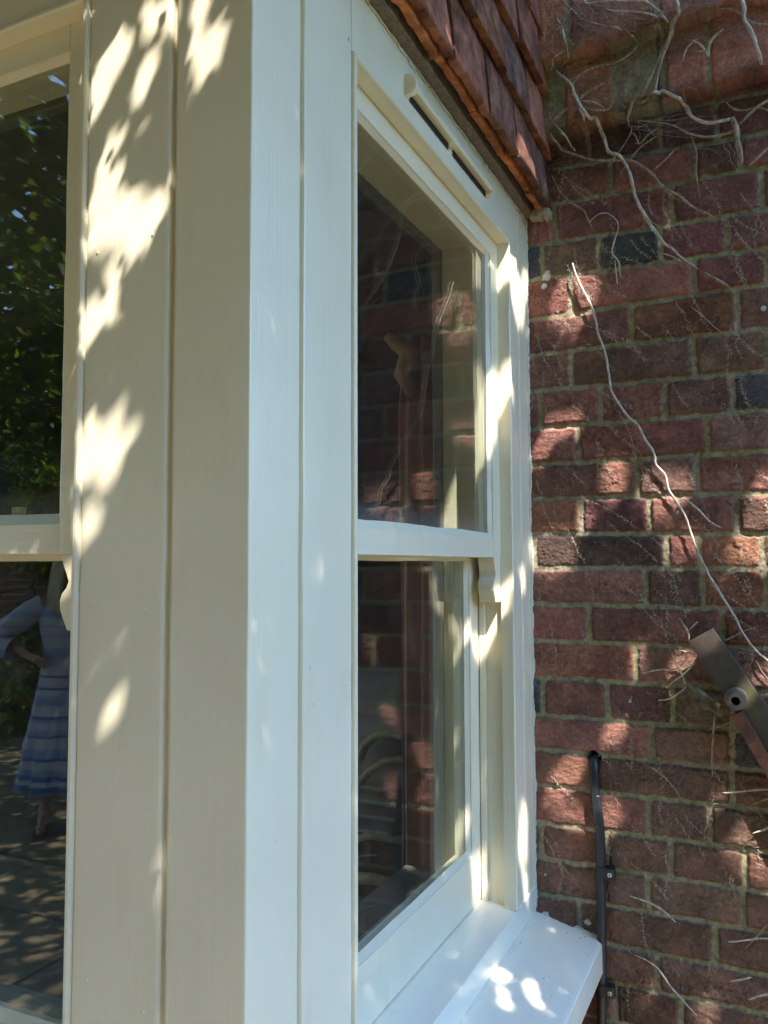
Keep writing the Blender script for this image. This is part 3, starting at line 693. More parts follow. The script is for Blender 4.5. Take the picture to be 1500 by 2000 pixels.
TW = [('E', [(1330, -10), (1350, 60), (1350, 120), (1390, 190), (1420, 260), (1440, 340), (1467, 418)], [14, 14, 12, 14, 13, 15, 7], .030, M_stem2, 'thick pale bent stem hanging down from the top right edge over the brick ledge'),
 ('E', [(1172, 62), (1240, 58), (1300, 75), (1360, 120), (1420, 150), (1530, 172)], [5, 6, 7, 8, 8, 8], .022, M_stem, 'thin curved stem crossing behind the thick pale stem at the top right'),
 ('E', [(275, 60), (240, 95), (215, 150), (155, 230), (160, 310)], [5, 6, 6, 5, 3], .012, M_stem, 'thin brown twig running down beside the ends of the hung tiles'),
 ('E', [(188, 125), (215, 170), (240, 260), (260, 330), (272, 402)], [6, 8, 8, 7, 5], .010, M_stem2, 'silvery twig hanging down the brick nearest the top of the tiles'),
 ('E', [(205, 190), (203, 250), (214, 325)], [4, 5, 3], .010, M_stem, 'short thin twig beside the silvery twig next to the tiles'),
 ('E', [(250, 335), (235, 365), (200, 380), (160, 415), (140, 440)], [4, 6, 6, 5, 3], .010, M_stem2, 'small crooked twig at the lower end of the silvery twig by the tiles'),
 ('E', [(178, 805), (240, 870), (302, 942)], [4, 7, 5], .010, M_stem2, 'short straight pale twig on the mortar below the ledge near the tile ends'),
 ('E', [(1062, 238), (1000, 300), (968, 388)], [3, 5, 4], .010, M_stem2, 'short curved twig on the projecting brick right of the twisted main stem'),
 ('E', [(1028, 252), (1080, 280), (1110, 320), (1132, 352), (1130, 300), (1160, 240), (1222, 178)], [5, 7, 8, 8, 8, 8, 4], .014, M_stem2, 'forked pale twig in the shadow line of the ledge'),
 (['E', 'E', 'E', 'E'], [(945, 915), (900, 955), (870, 990), (788, 1063)], [3, 6, 6, 4], .008, M_stem, 'short slanting brown twig left of the broken thick stub'),
 (['E', 'E', 'E', 'A', 'A'], [(1020, 850), (1050, 930), (1055, 1000), (1050, 110), (1072, 252)], [3, 6, 6, 6, 4], .008, M_stem, 'thin upright twig hanging below the cobweb and ending on a red brick'),
 ('E', [(1530, 905), (1440, 980), (1378, 1037)], [8, 8, 5], .008, M_stem, 'slanting twig at the right edge below the broken thick stub'),
 ('A', [(155, 140), (200, 230), (270, 300), (350, 350), (375, 400), (402, 460)], [4, 5, 5, 5, 5, 3], .004, M_stem, 'thin twig slanting down from the lowest tile corner'),
 ('A', [(388, 432), (440, 385), (500, 375), (550, 410), (565, 470), (540, 560), (530, 620), (570, 680), (580, 775)], [2.5, 3, 3, 3.5, 4, 4, 5, 5, 3], .004, M_stem2, 'fine looping tendril over the dark blue brick'),
 ('A', [(545, 670), (553, 740), (566, 818)], [4, 5, 3], .004, M_stem2, 'fine straight tendril below the dark blue brick'),
 ('A', [(755, 282), (762, 340), (782, 388)], [3, 4, 3], .003, M_stem, 'tiny hooked twig left of the thick curving branch on the third course'),
 ('A', [(752, 408), (820, 455), (905, 487)], [3, 4, 3], .004, M_stem, 'short twig forking right from the main branch above the dark brick'),
 ('A', [(835, 618), (900, 640), (955, 675)], [3, 5, 3], .003, M_stem2, 'short pale twig just below the lower end of the main branch'),
 ('A', [(1105, 740), (1180, 790), (1250, 832), (1312, 902)], [5, 9, 9, 3], .002, M_stem, 'fluffy pale root scar slanting over the pinkish brick right of the branch end'),
 ('A', [(1020, 955), (1090, 1010), (1150, 1070), (1212, 1115)], [3, 5, 4, 3], .002, M_stem, 'pale slanting root scar across the orange brick'),
 (['A']*8+['B']*16+['C']*5, [(285, 685), (320, 800), (390, 930), (430, 1040), (440, 1120), (480, 1220), (505, 1350), (520, 1440),
    (540, 100), (620, 225), (690, 290), (730, 370), (790, 470), (800, 530), (860, 600), (880, 690), (940, 780), (990, 870), (1020, 960), (1060, 1070), (1110, 1180), (1170, 1280), (1220, 1370), (1270, 1445),
    (1300, 90), (1350, 190), (1420, 280), (1500, 350), (1560, 400)], [6, 9, 9, 8, 8, 8, 8, 8, 8, 8, 8, 8, 8, 8, 8, 8, 8, 7, 7, 7, 7, 7, 7, 7, 7, 7, 7, 7, 7], .006, M_stem2, 'long single bare stem winding down the middle of the brick wall'),
 ('B', [(945, 782), (970, 745), (1070, 820), (1140, 890), (1215, 932)], [5, 6, 6, 5, 3], .005, M_stem2, 'short stem branching right from the long stem in the sunlit patch'),
 ('B', [(1310, 965), (1350, 985), (1392, 1002)], [3, 4, 3], .003, M_stem, 'tiny twig below the branching stem near the right edge'),
 ('B', [(1215, 1228), (1290, 1190), (1345, 1155)], [3, 5, 4], .004, M_stem, 'short rising twig right of the long stem under the sunlit bricks'),
 ('C', [(948, 88), (1000, 170), (1008, 228)], [5, 7, 6], .010, M_stem, 'upright twig standing on the upper corner of the steel angle'),
 ('C', [(1062, 108), (1035, 135), (1006, 168)], [3, 5, 5], .012, M_stem, 'small side twig above the steel angle'),
 ('C', [(715, 432), (820, 410), (935, 402), (995, 335)], [4, 5, 5, 3], .012, M_stem2, 'nearly level twig left of the steel angle'),
 ('C', [(902, 320), (960, 430), (992, 502)], [3, 6, 5], .016, M_stem2, 'steep crossing twig beside the upper edge of the steel angle'),
 ('C', [(1052, 366), (970, 440), (920, 470), (880, 515)], [4, 6, 5, 3], .020, M_stem2, 'pale twig crossing down to the left beside the steel angle'),
 ('C', [(815, 600), (900, 582), (1000, 505)], [4, 6, 5], .012, M_stem2, 'curved twig reaching the end of the mossy flake'),
 ('C', [(943, 288), (1000, 300), (1035, 312)], [3, 5, 4], .016, M_stem2, 'short twig touching the left edge of the steel angle'),
 ('C', [(1170, 690), (1160, 800), (1150, 960), (1155, 1072)], [8, 7, 6, 3], .010, M_stem, 'straight twig hanging below the mossy flake'),
 ('C', [(1305, 708), (1220, 755), (1120, 787)], [5, 5, 3], .008, M_stem, 'thin twig passing under the hollow bolt'),
 ('C', [(1215, 235), (1300, 190), (1422, 143)], [4, 5, 3], .004, M_stem, 'thin twig rising from the steel angle to the long stem'),
 ('C', [(1425, 350), (1465, 420), (1530, 500)], [3, 4, 4], .004, M_stem, 'thin steep twig above the steel angle at the right edge'),
 ('C', [(760, 1012), (830, 1050), (900, 1130), (957, 1212)], [5, 5, 4, 3], .003, M_stem, 'twig slanting down right of the black cable'),
 ('C', [(1218, 1176), (1360, 1160), (1540, 1152)], [4, 6, 6], .008, M_stem2, 'level bleached twig running to the right edge below the steel angle'),
 ('C', [(1385, 1262), (1440, 1230), (1540, 1195)], [3, 6, 6], .008, M_stem, 'rising twig just below the level bleached twig'),
 ('D', [(640, 673), (760, 710), (850, 760), (928, 833)], [4, 6, 6, 4], .005, M_stem2, 'bleached twig slanting down right of the upper cable clip'),
 ('D', [(668, 1038), (800, 1110), (880, 1210), (960, 1310), (1058, 1418)], [3, 6, 6, 6, 4], .005, M_stem2, 'long bleached twig slanting down right of the lower cable clip'),
 ('D', [(1250, 957), (1380, 935), (1540, 932)], [5, 6, 6], .008, M_stem2, 'level pale twig at the right edge crossed by a thin one'),
 ('D', [(1540, 790), (1500, 840), (1430, 920), (1358, 1000)], [4, 4, 4, 3], .004, M_stem, 'thin twig crossing the level pale twig at the right edge'),
 ('D', [(1262, 1204), (1330, 1190), (1397, 1174)], [4, 6, 5], .008, M_stem2, 'short nearly level twig near the bottom right'),
 ('D', [(1378, 1318), (1440, 1290), (1540, 1276)], [4, 7, 7], .008, M_stem2, 'lowest pale twig at the bottom right edge'),
 ('D', [(1104, 318), (1110, 250), (1162, 188)], [3, 5, 3], .005, M_stem, 'small hooked twig above and left of the sunlit lower right bricks'),
 ('D', [(1400, 284), (1470, 260), (1540, 225)], [3, 6, 6], .008, M_stem2, 'twig lit by the sun at the right edge')]
for fr_, pts, r, lift, m, lab in TW:
    mb = MB(); stem_mesh(mb, fr_, pts, [x*1.0 for x in r], lift); o = mb.build('dead_twig', m)
    tag(o, lab, 'dead twig', 'dead climber twigs clinging to the brick wall')

# rootlets left on the bricks
def rootlets():
    V = []; Fq = []
    def hair(p, d, ln, wd):
        n = 3; q = np.array(p); dd = np.array(d); s0 = len(V)
        for i in range(n+1):
            V.append(q+np.array([dd[1], 0, -dd[0]])*wd*(1-i/n*.7)); V.append(q-np.array([dd[1], 0, -dd[0]])*wd*(1-i/n*.7)+np.array([0, -.0004, 0]))
            a = rng.normal(0, .45); c, s = math.cos(a), math.sin(a); dd = np.array([dd[0]*c-dd[1]*s, dd[0]*s+dd[1]*c]); q = q+np.array([dd[0], rng.normal(-.0002, .0005), dd[1]])*ln/n
            if i < n: Fq.append((s0+2*i, s0+2*i+1, s0+2*i+3, s0+2*i+2))
    tracks = []
    for k in range(150):
        x = rng.uniform(.0, .5); z = rng.uniform(.8, 2.42)
        if rng.random() < .3: z = rng.uniform(1.55, 2.35)
        a = R_(rng.choice([-62, -50, -75, -88, -40])+rng.normal(0, 7)); tracks.append((x, z, a, rng.uniform(.03, .13)))
    for x, z, a, ln in tracks:
        n = int(ln/.0022); 
        for i in range(n):
            t = i*.0022; px = x+math.cos(a)*t+rng.normal(0, .0012)+.004*math.sin(t*50+x*99); pz = z+math.sin(a)*t
            if px < .006: continue
            hair((px, wall_y(px, pz)+.0012, pz), (math.cos(b_ := rng.uniform(0, 6.28)), math.sin(b_)), rng.uniform(.002, .007), rng.uniform(.0004, .0009))
    for k in range(1300):       # matted fuzz low on the right
        px = rng.normal(.30, .10); pz = rng.normal(1.10, .14)
        if px > .1: hair((px, wall_y(px, pz)-.0006, pz), (math.cos(b_ := rng.uniform(0, 6.28)), math.sin(b_)), rng.uniform(.004, .016), .0002)
    me = mesh_np('ivy_rootlets', np.array(V), np.array(Fq)); return link('ivy_rootlets', me, simple('rootlet', (.42, .35, .27), .9, .25, 60, 0))
tag(rootlets(), 'pale dried ivy rootlets clinging in streaks to the bricks', 'rootlets', kind='stuff')
def cobwebs():
    V = []; Fq = []
    def thread(p, q, wd):
        p = np.array(p); q = np.array(q); s0 = len(V); n = 5; sag = rng.uniform(0, .008)
        for i in range(n+1):
            t = i/n; c = p+(q-p)*t; c[2] -= sag*4*t*(1-t); V.append(c+[0, 0, wd]); V.append(c-[0, 0, wd])
            if i < n: Fq.append((s0+2*i, s0+2*i+1, s0+2*i+3, s0+2*i+2))
    def cloud(px, py, sx, sz, n, ln):
        c = P(px, py, 'y', -.03)
        for _ in range(n):
            a = c+rng.normal(0, 1, 3)*[sx, .012, sz]; a[1] = min(a[1], wall_y(a[0], a[2])-.004); th = rng.normal(.25, .8)
            b = a+np.array([math.cos(th), rng.normal(0, .2), math.sin(th)])*rng.uniform(.3, 1)*ln; b[1] = min(b[1], wall_y(b[0], b[2])-.004); thread(a, b, rng.uniform(.00004, .00010))
    cloud(1120, 130, .016, .03, 160, .035); cloud(1085, 160, .008, .06, 260, .03); cloud(1330, 80, .06, .012, 90, .10); cloud(1100, 290, .012, .02, 90, .03); cloud(1150, 30, .03, .012, 120, .05)
    for _ in range(16):
        a = P(rng.uniform(1190, 1300), rng.uniform(225, 262), 'y', -.05); b = P(rng.uniform(1330, 1420), rng.uniform(200, 280), 'y', -.03); thread(a, b, .00012)
    me = mesh_np('cobweb', np.array(V), np.array(Fq)); return link('cobweb', me, M_web)
tag(cobwebs(), 'dusty grey cobwebs strung between the dead stems and the tile ends', 'cobweb', kind='stuff')

# ---- cable and clips
cab = [('C', 420, 945), ('C', 415, 975), ('C', 416, 1020), ('C', 418, 1100), ('C', 430, 1250), ('C', 445, 1370), ('D', 432, 40), ('D', 440, 130), ('D', 455, 300), ('D', 459, 470), ('D', 460, 560), ('D', 462, 800), ('D', 464, 1000), ('D', 465, 1200), ('D', 463, 1400), ('D', 463, 1700), ('D', 463, 2200)]
pts = []
for i, (f, X, Y) in enumerate(cab):
    y = [.022, -.006, -.014][i] if i < 3 else -.0165
    pts.append(P(ORG[f][0]+X/3.191, ORG[f][1]+Y/3.191, 'y', y))
pts = np.array(pts); pts[-1, 2] = .3
sp = []
for i in range(len(pts)-1):
    p0, p1, p2, p3 = pts[max(i-1, 0)], pts[i], pts[i+1], pts[min(i+2, len(pts)-1)]
    for k in range(6):
        t = k/6; sp.append(.5*((2*p1)+(-p0+p2)*t+(2*p0-5*p1+4*p2-p3)*t*t+(-p0+3*p1-3*p2+p3)*t**3))
sp.append(pts[-1]); mb = MB(); mb.tube(sp, .0092, 16); cable = mb.build('cable', M_black)
tag(cable, 'thick black cable running from a hole in the bricks down past the sill', 'cable')
for px, py, lab in ((1172, 1702, 'black plastic cable clip with a silver screw, above the sill'), (1172, 1931, 'black plastic cable clip with a silver screw, below the sill edge')):
    c = P(px+3, py, 'y', -.0165); t = empty('cable_clip', c); tag(t, lab, 'cable clip', 'clips holding the black cable')
    mb = MB(); n = 22; ring = []
    prof = []
    for k in range(13):
        a = R_(90+180*k/12); prof.append((.0108*math.cos(a), -.0108*math.sin(a)*1.0))
    prof = [(.0118*math.cos(R_(90+180*k/12)), .0118*math.sin(R_(90+180*k/12))) for k in range(13)]
    prof += [(0, -.0118), (.0235, -.0108), (.0262, -.008), (.0262, .004), (.0235, .0108)]
    mb.prism(prof, [lambda a, b: (c[0]+a, c[1]+b, c[2]+.0105), lambda a, b: (c[0]+a, c[1]+b, c[2]-.0105)])
    o = mb.build('clip_body', M_clip, t); bv = o.modifiers.new('bevel', 'BEVEL'); bv.width = .0012; bv.segments = 2; bv.limit_method = 'ANGLE'
    mb = MB(); sx = c[0]+.0175; yy = c[1]-.0108
    mb.tube([(sx, yy+.002, c[2]-.001), (sx, yy-.0012, c[2]-.001), (sx, yy-.0016, c[2]-.001)], [.0044, .0044, .0034], 18); s_ = mb.build('screw', M_screw, t)
    mb = MB(); mb.box((sx-.0024, yy-.0019, c[2]-.0015), (sx+.0024, yy-.00165, c[2]-.0005)); mb.box((sx-.0005, yy-.00195, c[2]-.0034), (sx+.0005, yy-.00170, c[2]+.0014)); mb.build('slot', M_dark, s_)
# screw plug in the wall at the right
q = P(1491, 603, 'y', -.004); mb = MB(); mb.tube([(q[0], .004, q[2]), (q[0], -.0085, q[2]), (q[0], -.009, q[2])], [.005, .005, .004], 14); o = mb.build('wall_plug', simple('plug', (.5, .47, .46), .5, .1)); tag(o, 'small pale wall plug in the brick at the right edge', 'wall plug')

# ---- rusty steel angle with hollow bolt
rust = mat('rusty_steel'); m_, nt, b = rust; v = coords(nt, (1, 1, 1)); f = noise(nt, v, 30, 8, .7); g = noise(nt, v, 14, 5, .6)
c1 = ramp(nt, f, [(.35, (.035, .028, .024)), (.6, (.075, .052, .038)), (.8, (.15, .085, .055))]); mx = N(nt, 'ShaderNodeMix', data_type='RGBA'); nt.links.new(ramp(nt, g, [(.58, (0, 0, 0)), (.70, (.8, .8, .8))]), mx.inputs[0]); nt.links.new(c1, mx.inputs[6]); mx.inputs[7].default_value = (.075, .085, .03, 1)
nt.links.new(mx.outputs[2], b.inputs['Base Color']); setp(b, Roughness=.6); bump(nt, b, f, .6, .003); M_rust = rust[0]
ab = empty('steel_angle', tuple(P(1400, 1300, 'y', -.04))); tag(ab, 'rusty steel angle with a hollow bolt fixed slanting on the bricks at the right edge', 'metal bracket')
def CP(X, Y, y): return P(1030+X/3.191, 1180+Y/3.191, 'y', y)
TL = CP(1000, 235, -.045); TR = CP(1155, 150, -.045); ax = (CP(1500, 650, -.045)-TR); ax /= np.linalg.norm(ax); LN = .62
wv = TL-TR; wv -= ax*np.dot(wv, ax); wid = np.linalg.norm(wv); wv /= wid
def AP(s, t, y): p = TR+ax*s+wv*t; return (p[0], -.045+y, p[2])
mb = MB(); th = .005
prof = [(0, 0), (wid, 0), (wid, th), (th, th), (th, .040), (0, .040)]
s0 = float(np.dot(TL-TR, ax))
frames = [lambda a, b_: AP(s0*a/wid, a, b_)] + [(lambda s: lambda a, b_: AP(s, a, b_))(s) for s in np.linspace(.06, LN, 12)]
mb.prism(prof, frames); o = mb.build('angle_bar', M_rust, ab); bv = o.modifiers.new('bevel', 'BEVEL'); bv.width = .001; bv.segments = 2; bv.limit_method = 'ANGLE'
cb = CP(1298, 603, -.075); mb = MB(); n = 28
def ring(r0, r1, y0, y1, hexa=False):
    V = []; 
    for y in (y0, y1):
        for r in (r0, r1):
            for k in range(n):
                a = 2*math.pi*k/n; rr = r
                if hexa and r == r1: rr = r1*(.93+.07*abs(math.cos(3*a)))
                V.append((cb[0]+rr*math.cos(a), y, cb[2]+rr*math.sin(a)))
    F = []
    for k in range(n):
        k2 = (k+1) % n
        F += [(k, k2, n+k2, n+k), (2*n+k, 3*n+k, 3*n+k2, 2*n+k2), (n+k, n+k2, 3*n+k2, 3*n+k), (k, 2*n+k, 2*n+k2, k2)]
    mb.poly(V, F, smooth=False)
ring(.0075, .0150, -.078, -.050, True); ring(.0072, .0205, -.053, -.046); ring(.0078, .0172, -.0765, -.060)
M_bolt = simple('galvanised_bolt', (.17, .135, .115), .5, .4, 60, .8, .3)
o = mb.build('hollow_bolt', M_bolt, ab); bv = o.modifiers.new('bevel', 'BEVEL'); bv.width = .0012; bv.segments = 2; bv.limit_method = 'ANGLE'
mb = MB(); mb.tube([(cb[0], -.060, cb[2]), (cb[0], -.05, cb[2])], .0076, 16); mb.build('bolt_bore', M_dark, o)
# lower, rust-red arm of the bracket
mb = MB(); A1 = CP(1310, 680, -.052); A2 = CP(1560, 1110, -.052); d = A2-A1; d /= np.linalg.norm(d); nrm = np.array([d[2], 0, -d[0]])
mb.poly([tuple(A1+nrm*a+d*s+[0, y, 0]) for s in (0, .34) for a in (-.010, .012) for y in (0, .010)], [(0, 1, 3, 2), (4, 6, 7, 5), (0, 2, 6, 4), (1, 5, 7, 3), (0, 4, 5, 1), (2, 3, 7, 6)])
mb.build('arm', simple('red_rust', (.15, .06, .035), .8, .5, 40, .6), ab)
# mossy flake
M_moss = mat('mossy_flake'); nt_, b_m = M_moss[1], M_moss[2]; vv = coords(nt_, (1, 1, 1)); nt_.links.new(ramp(nt_, noise(nt_, vv, 55, 6, .7), [(.38, (.05, .035, .022)), (.5, (.13, .10, .05)), (.62, (.10, .13, .035))]), b_m.inputs['Base Color']); bump(nt_, b_m, noise(nt_, vv, 70, 6), .9, .004); setp(b_m, Roughness=.9); M_moss = M_moss[0]
mb = MB(); pA = [(985, 495), (1010, 505), (1060, 520), (1120, 560), (1180, 595), (1215, 620), (1232, 660), (1222, 700), (1190, 700), (1160, 672), (1100, 655), (1040, 610), (1005, 560)]
q0 = [CP(X, Y, -.045) for X, Y in pA]; k = len(q0); cc_ = sum(q0)/k
V = [tuple(p) for p in q0]+[tuple(p+[0, .007, 0]) for p in q0]+[tuple(p+(cc_-p)*.4+[0, -.008, 0]) for p in q0]
mb.poly(V, [(i, (i+1) % k, k+(i+1) % k, k+i) for i in range(k)]+[tuple(range(k, 2*k))[::-1]]+[(i, 2*k+i, 2*k+(i+1) % k, (i+1) % k) for i in range(k)]+[tuple(range(2*k, 3*k))], smooth=False)
o = mb.build('mossy_flake', M_moss); tag(o, 'curved green mossy flake of old bark sticking out beside the steel angle', 'bark flake')

# ================================================================== ROOM BEHIND THE WINDOWS
room = MB()
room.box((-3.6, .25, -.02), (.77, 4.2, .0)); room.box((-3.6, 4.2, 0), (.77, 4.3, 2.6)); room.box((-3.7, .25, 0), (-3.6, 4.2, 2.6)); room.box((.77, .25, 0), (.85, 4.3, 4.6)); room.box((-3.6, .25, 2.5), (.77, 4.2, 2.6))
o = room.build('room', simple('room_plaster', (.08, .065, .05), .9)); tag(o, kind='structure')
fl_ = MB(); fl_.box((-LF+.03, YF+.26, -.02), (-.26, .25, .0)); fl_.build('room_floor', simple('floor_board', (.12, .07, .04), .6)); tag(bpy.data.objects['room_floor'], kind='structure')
M_cur = simple('rust_brown_curtain', (.40, .20, .12), .85, .2, 14, .5)
def curtain(name, x0, x1, y, z0, z1, label, folds, amp=.02, ang=0.0, m=M_cur):
    nx = folds*10; nz = 30; V = []; 
    for j in range(nz+1):
        t = j/nz; z = z0+(z1-z0)*t
        pin = 1-.30*math.exp(-((t-.98)/.05)**2)
        for i in range(nx+1):
            s = i/nx; u = (x0+x1)/2+(x1-x0)*(s-.5)*pin
            yy = y+amp*math.sin(2*math.pi*folds*s+.8*math.sin(3*t))+ang*(u-x0)+.004*math.sin(7*s*folds+5*t)
            V.append((u, yy, z))
    F = [(j*(nx+1)+i, j*(nx+1)+i+1, (j+1)*(nx+1)+i+1, (j+1)*(nx+1)+i) for j in range(nz) for i in range(nx)]
    me = mesh_np(name, V, F); o = link(name, me, m); sd = o.modifiers.new('thick', 'SOLIDIFY'); sd.thickness = .004
    tag(o, label, 'curtain', 'curtains inside the bay'); return o
a = P(780, 1100, 'y', .14); b = P(872, 1100, 'y', .14); tz = P(820, 660, 'y', .14)[2]; bz = P(820, 1720, 'y', .14)[2]
curtain('curtain', a[0], b[0], .14, .35, tz, 'rust brown curtain hanging inside behind the side window', 3, .016)
curtain('curtain', -1.95, -1.62, YF+.30, .35, 2.25, 'rust brown curtain bunched at the far end of the front window', 4, .02)
# curtain tie-back finial above the side curtain
c = P(800, 690, 'y', .125); mb = MB(); mb.tube([c+[-.06, 0, .05], c+[-.035, 0, .03], c+[0, 0, 0], c+[-.02, 0, -.05], c+[.01, 0, -.11]], [.012, .02, .026, .022, .014], 12)
o = mb.build('curtain_tieback', simple('tan_cloth', (.40, .21, .11), .8)); tag(o, 'tan ruffled tie gathered at the top of the curtain behind the side window', 'curtain tie')
# cane armchair with pale cushions
ch = empty('cane_chair', tuple(P(735, 1600, 'y', .35)*[1, 1, 0])); tag(ch, 'cane armchair with curved arms and grey cushions seen through the side window', 'armchair')
M_cane = simple('cane', (.38, .28, .13), .5, .3, 30, .3); M_cush = simple('grey_linen', (.36, .34, .31), .9, .12, 18, .4)
def IP(px, py, y=.35): return P(px, py, 'y', y)
mb = MB(); mb.tube([IP(700, 1490), IP(712, 1455), IP(735, 1437), IP(765, 1432), IP(800, 1440), IP(830, 1480)], .013, 8); mb.build('arm', M_cane, ch)
mb = MB(); mb.tube([IP(690, 1545), IP(720, 1508), IP(750, 1488), IP(790, 1482), IP(820, 1500)], .012, 8); mb.build('arm', M_cane, ch)
mb = MB(); mb.tube([IP(690, 1715), IP(730, 1717), IP(765, 1727), IP(820, 1745)], .016, 8); mb.tube([IP(690, 1640), IP(720, 1632), IP(760, 1636), IP(830, 1650)], .011, 8); mb.build('seat_frame', M_cane, ch)
def cushion(name, px0, py0, px1, py1, y, dy, lab=None):
    A = P(px0, py0, 'y', y); B_ = P(px1, py1, 'y', y); mb = MB()
    mb.box((A[0], y, min(A[2], B_[2])), (B_[0], y+dy, max(A[2], B_[2])), min(abs(A[2]-B_[2])*.35, .05), seg=4)
    for f in mb.bm.faces: f.smooth = True
    o = mb.build(name, M_cush, ch); return o
cushion('back_cushion', 640, 1310, 800, 1470, .45, .16); cushion('cushion', 650, 1400, 790, 1560, .38, .22)
for k in range(4): cushion('folded_blanket', 640, 1525+k*28, 775-k*2, 1551+k*28, .34, .30)

# ================================================================== GROUND AND GARDEN
def paving_mat():
    m, nt, b = mat('stone_flags'); v = coords(nt, (1, 1, 1)); br = N(nt, 'ShaderNodeTexBrick'); nt.links.new(v, br.inputs['Vector'])
    br.inputs['Scale'].default_value = 1; br.inputs['Brick Width'].default_value = .62; br.inputs['Row Height'].default_value = .5; br.inputs['Mortar Size'].default_value = .008
    br.inputs['Color1'].default_value = (.36, .28, .15, 1); br.inputs['Color2'].default_value = (.27, .21, .115, 1); br.inputs['Mortar'].default_value = (.04, .035, .025, 1)
    f = noise(nt, v, 9, 8, .65); mx = N(nt, 'ShaderNodeMix', data_type='RGBA', blend_type='MULTIPLY'); mx.inputs[0].default_value = 1
    nt.links.new(br.outputs['Color'], mx.inputs[6]); nt.links.new(ramp(nt, f, [(.3, (.6,)*3), (.7, (1.3,)*3)]), mx.inputs[7]); nt.links.new(mx.outputs[2], b.inputs['Base Color'])
    setp(b, Roughness=.8); n1 = bump(nt, None, f, .4, .006); bump(nt, b, br.outputs['Fac'], -.6, .006, n1); return m
mb = MB(); mb.box((-9, -6.3, -.05), (1.6, .012, 0)); o = mb.build('patio', paving_mat()); tag(o, kind='structure')
mb = MB(); mb.poly([(-80, -80, -.012), (80, -80, -.012), (80, 80, -.012), (-80, 80, -.012)], [(0, 1, 2, 3)]); o = mb.build('lawn', simple('lawn_grass', (.05, .062, .028), .9, .35, 3, .8, bdist=.03)); tag(o, kind='structure')
def brick_proc(name, sc_=1):
    m, nt, b = mat(name); tc = N(nt, 'ShaderNodeTexCoord'); mp_ = N(nt, 'ShaderNodeMapping'); mp_.inputs['Rotation'].default_value = (R_(90), 0, 0); nt.links.new(tc.outputs['Object'], mp_.inputs[0])
    br = N(nt, 'ShaderNodeTexBrick'); nt.links.new(mp_.outputs[0], br.inputs['Vector']); br.inputs['Scale'].default_value = 1; br.inputs['Brick Width'].default_value = .225; br.inputs['Row Height'].default_value = .075; br.inputs['Mortar Size'].default_value = .008
    br.inputs['Color1'].default_value = (.20, .07, .045, 1); br.inputs['Color2'].default_value = (.13, .06, .045, 1); br.inputs['Mortar'].default_value = (.22, .19, .14, 1)
    nt.links.new(br.outputs['Color'], b.inputs['Base Color']); setp(b, Roughness=.9); bump(nt, b, noise(nt, tc.outputs['Object'], 40, 5), .5, .005); return m
M_bw2 = brick_proc('garden_brick')
gw = MB(); gw.box((-13, -6.75, 0), (-1.0, -6.5, 1.95)); o = gw.build('garden_wall', M_bw2); tag(o, 'dark red brick garden wall behind the ivy, reflected in the front window', 'garden wall')
gc = MB(); gc.box((-13.02, -6.80, 1.95), (-.98, -6.45, 2.0), .01); gc.build('coping', simple('coping_stone', (.25, .22, .18)), o)
# neighbour's house, a few pixels in the upper pane
nb = empty('neighbour_house', (-19, -22, 0)); tag(nb, 'distant brick house with a tiled roof reflected low in the upper front pane', 'house')
mb = MB(); mb.box((-25, -26, 0), (-15, -20, 5)); mb.poly([(-25, -26, 5), (-25, -20, 5), (-25, -23, 8)], [(0, 1, 2)]); mb.poly([(-15, -26, 5), (-15, -20, 5), (-15, -23, 8)], [(0, 1, 2)]); mb.build('wall', M_bw2, nb)
mb = MB(); mb.poly([(-25.3, -26.3, 4.8), (-14.7, -26.3, 4.8), (-14.7, -23, 8.1), (-25.3, -23, 8.1), (-14.7, -19.7, 4.8), (-25.3, -19.7, 4.8)], [(0, 1, 2, 3), (3, 2, 4, 5)]); mb.build('roof', simple('roof_tile', (.22, .10, .07)), nb)
for k in range(4):
    mb = MB(); x = -23.6+k*2.3; mb.box((x, -20.02, 1.0+(k % 2)*0), (x+1.1, -19.96, 2.2), .02); f = mb.build('window', M_inner, nb); mb = MB(); mb.box((x+.08, -19.97, 1.08), (x+1.02, -19.94, 2.12)); mb.build('pane', M_dark, f)

# ---- leaves
def leaf_mat(name, tcol, tw=.5):
    m, nt, b = mat(name); nt.nodes.remove(b)
    out = nt.nodes['Material Output']; a = N(nt, 'ShaderNodeAttribute', attribute_name='Col')
    df = N(nt, 'ShaderNodeBsdfPrincipled'); df.inputs['Roughness'].default_value = .5; df.inputs['Specular IOR Level'].default_value = .3; nt.links.new(a.outputs['Color'], df.inputs['Base Color'])
    tr = N(nt, 'ShaderNodeBsdfTranslucent'); mx = N(nt, 'ShaderNodeMix', data_type='RGBA', blend_type='MULTIPLY'); mx.inputs[0].default_value = 1
    nt.links.new(a.outputs['Color'], mx.inputs[6]); mx.inputs[7].default_value = (*tcol, 1); nt.links.new(mx.outputs[2], tr.inputs[0])
    ms = N(nt, 'ShaderNodeMixShader'); ms.inputs[0].default_value = tw; nt.links.new(df.outputs[0], ms.inputs[1]); nt.links.new(tr.outputs[0], ms.inputs[2]); nt.links.new(ms.outputs[0], out.inputs[0]); return m
M_leaf = leaf_mat('tree_leaf', (3.2, 2.5, 1.0), .42); M_ivy = leaf_mat('ivy_leaf', (3.6, 2.6, 1.0), .35)
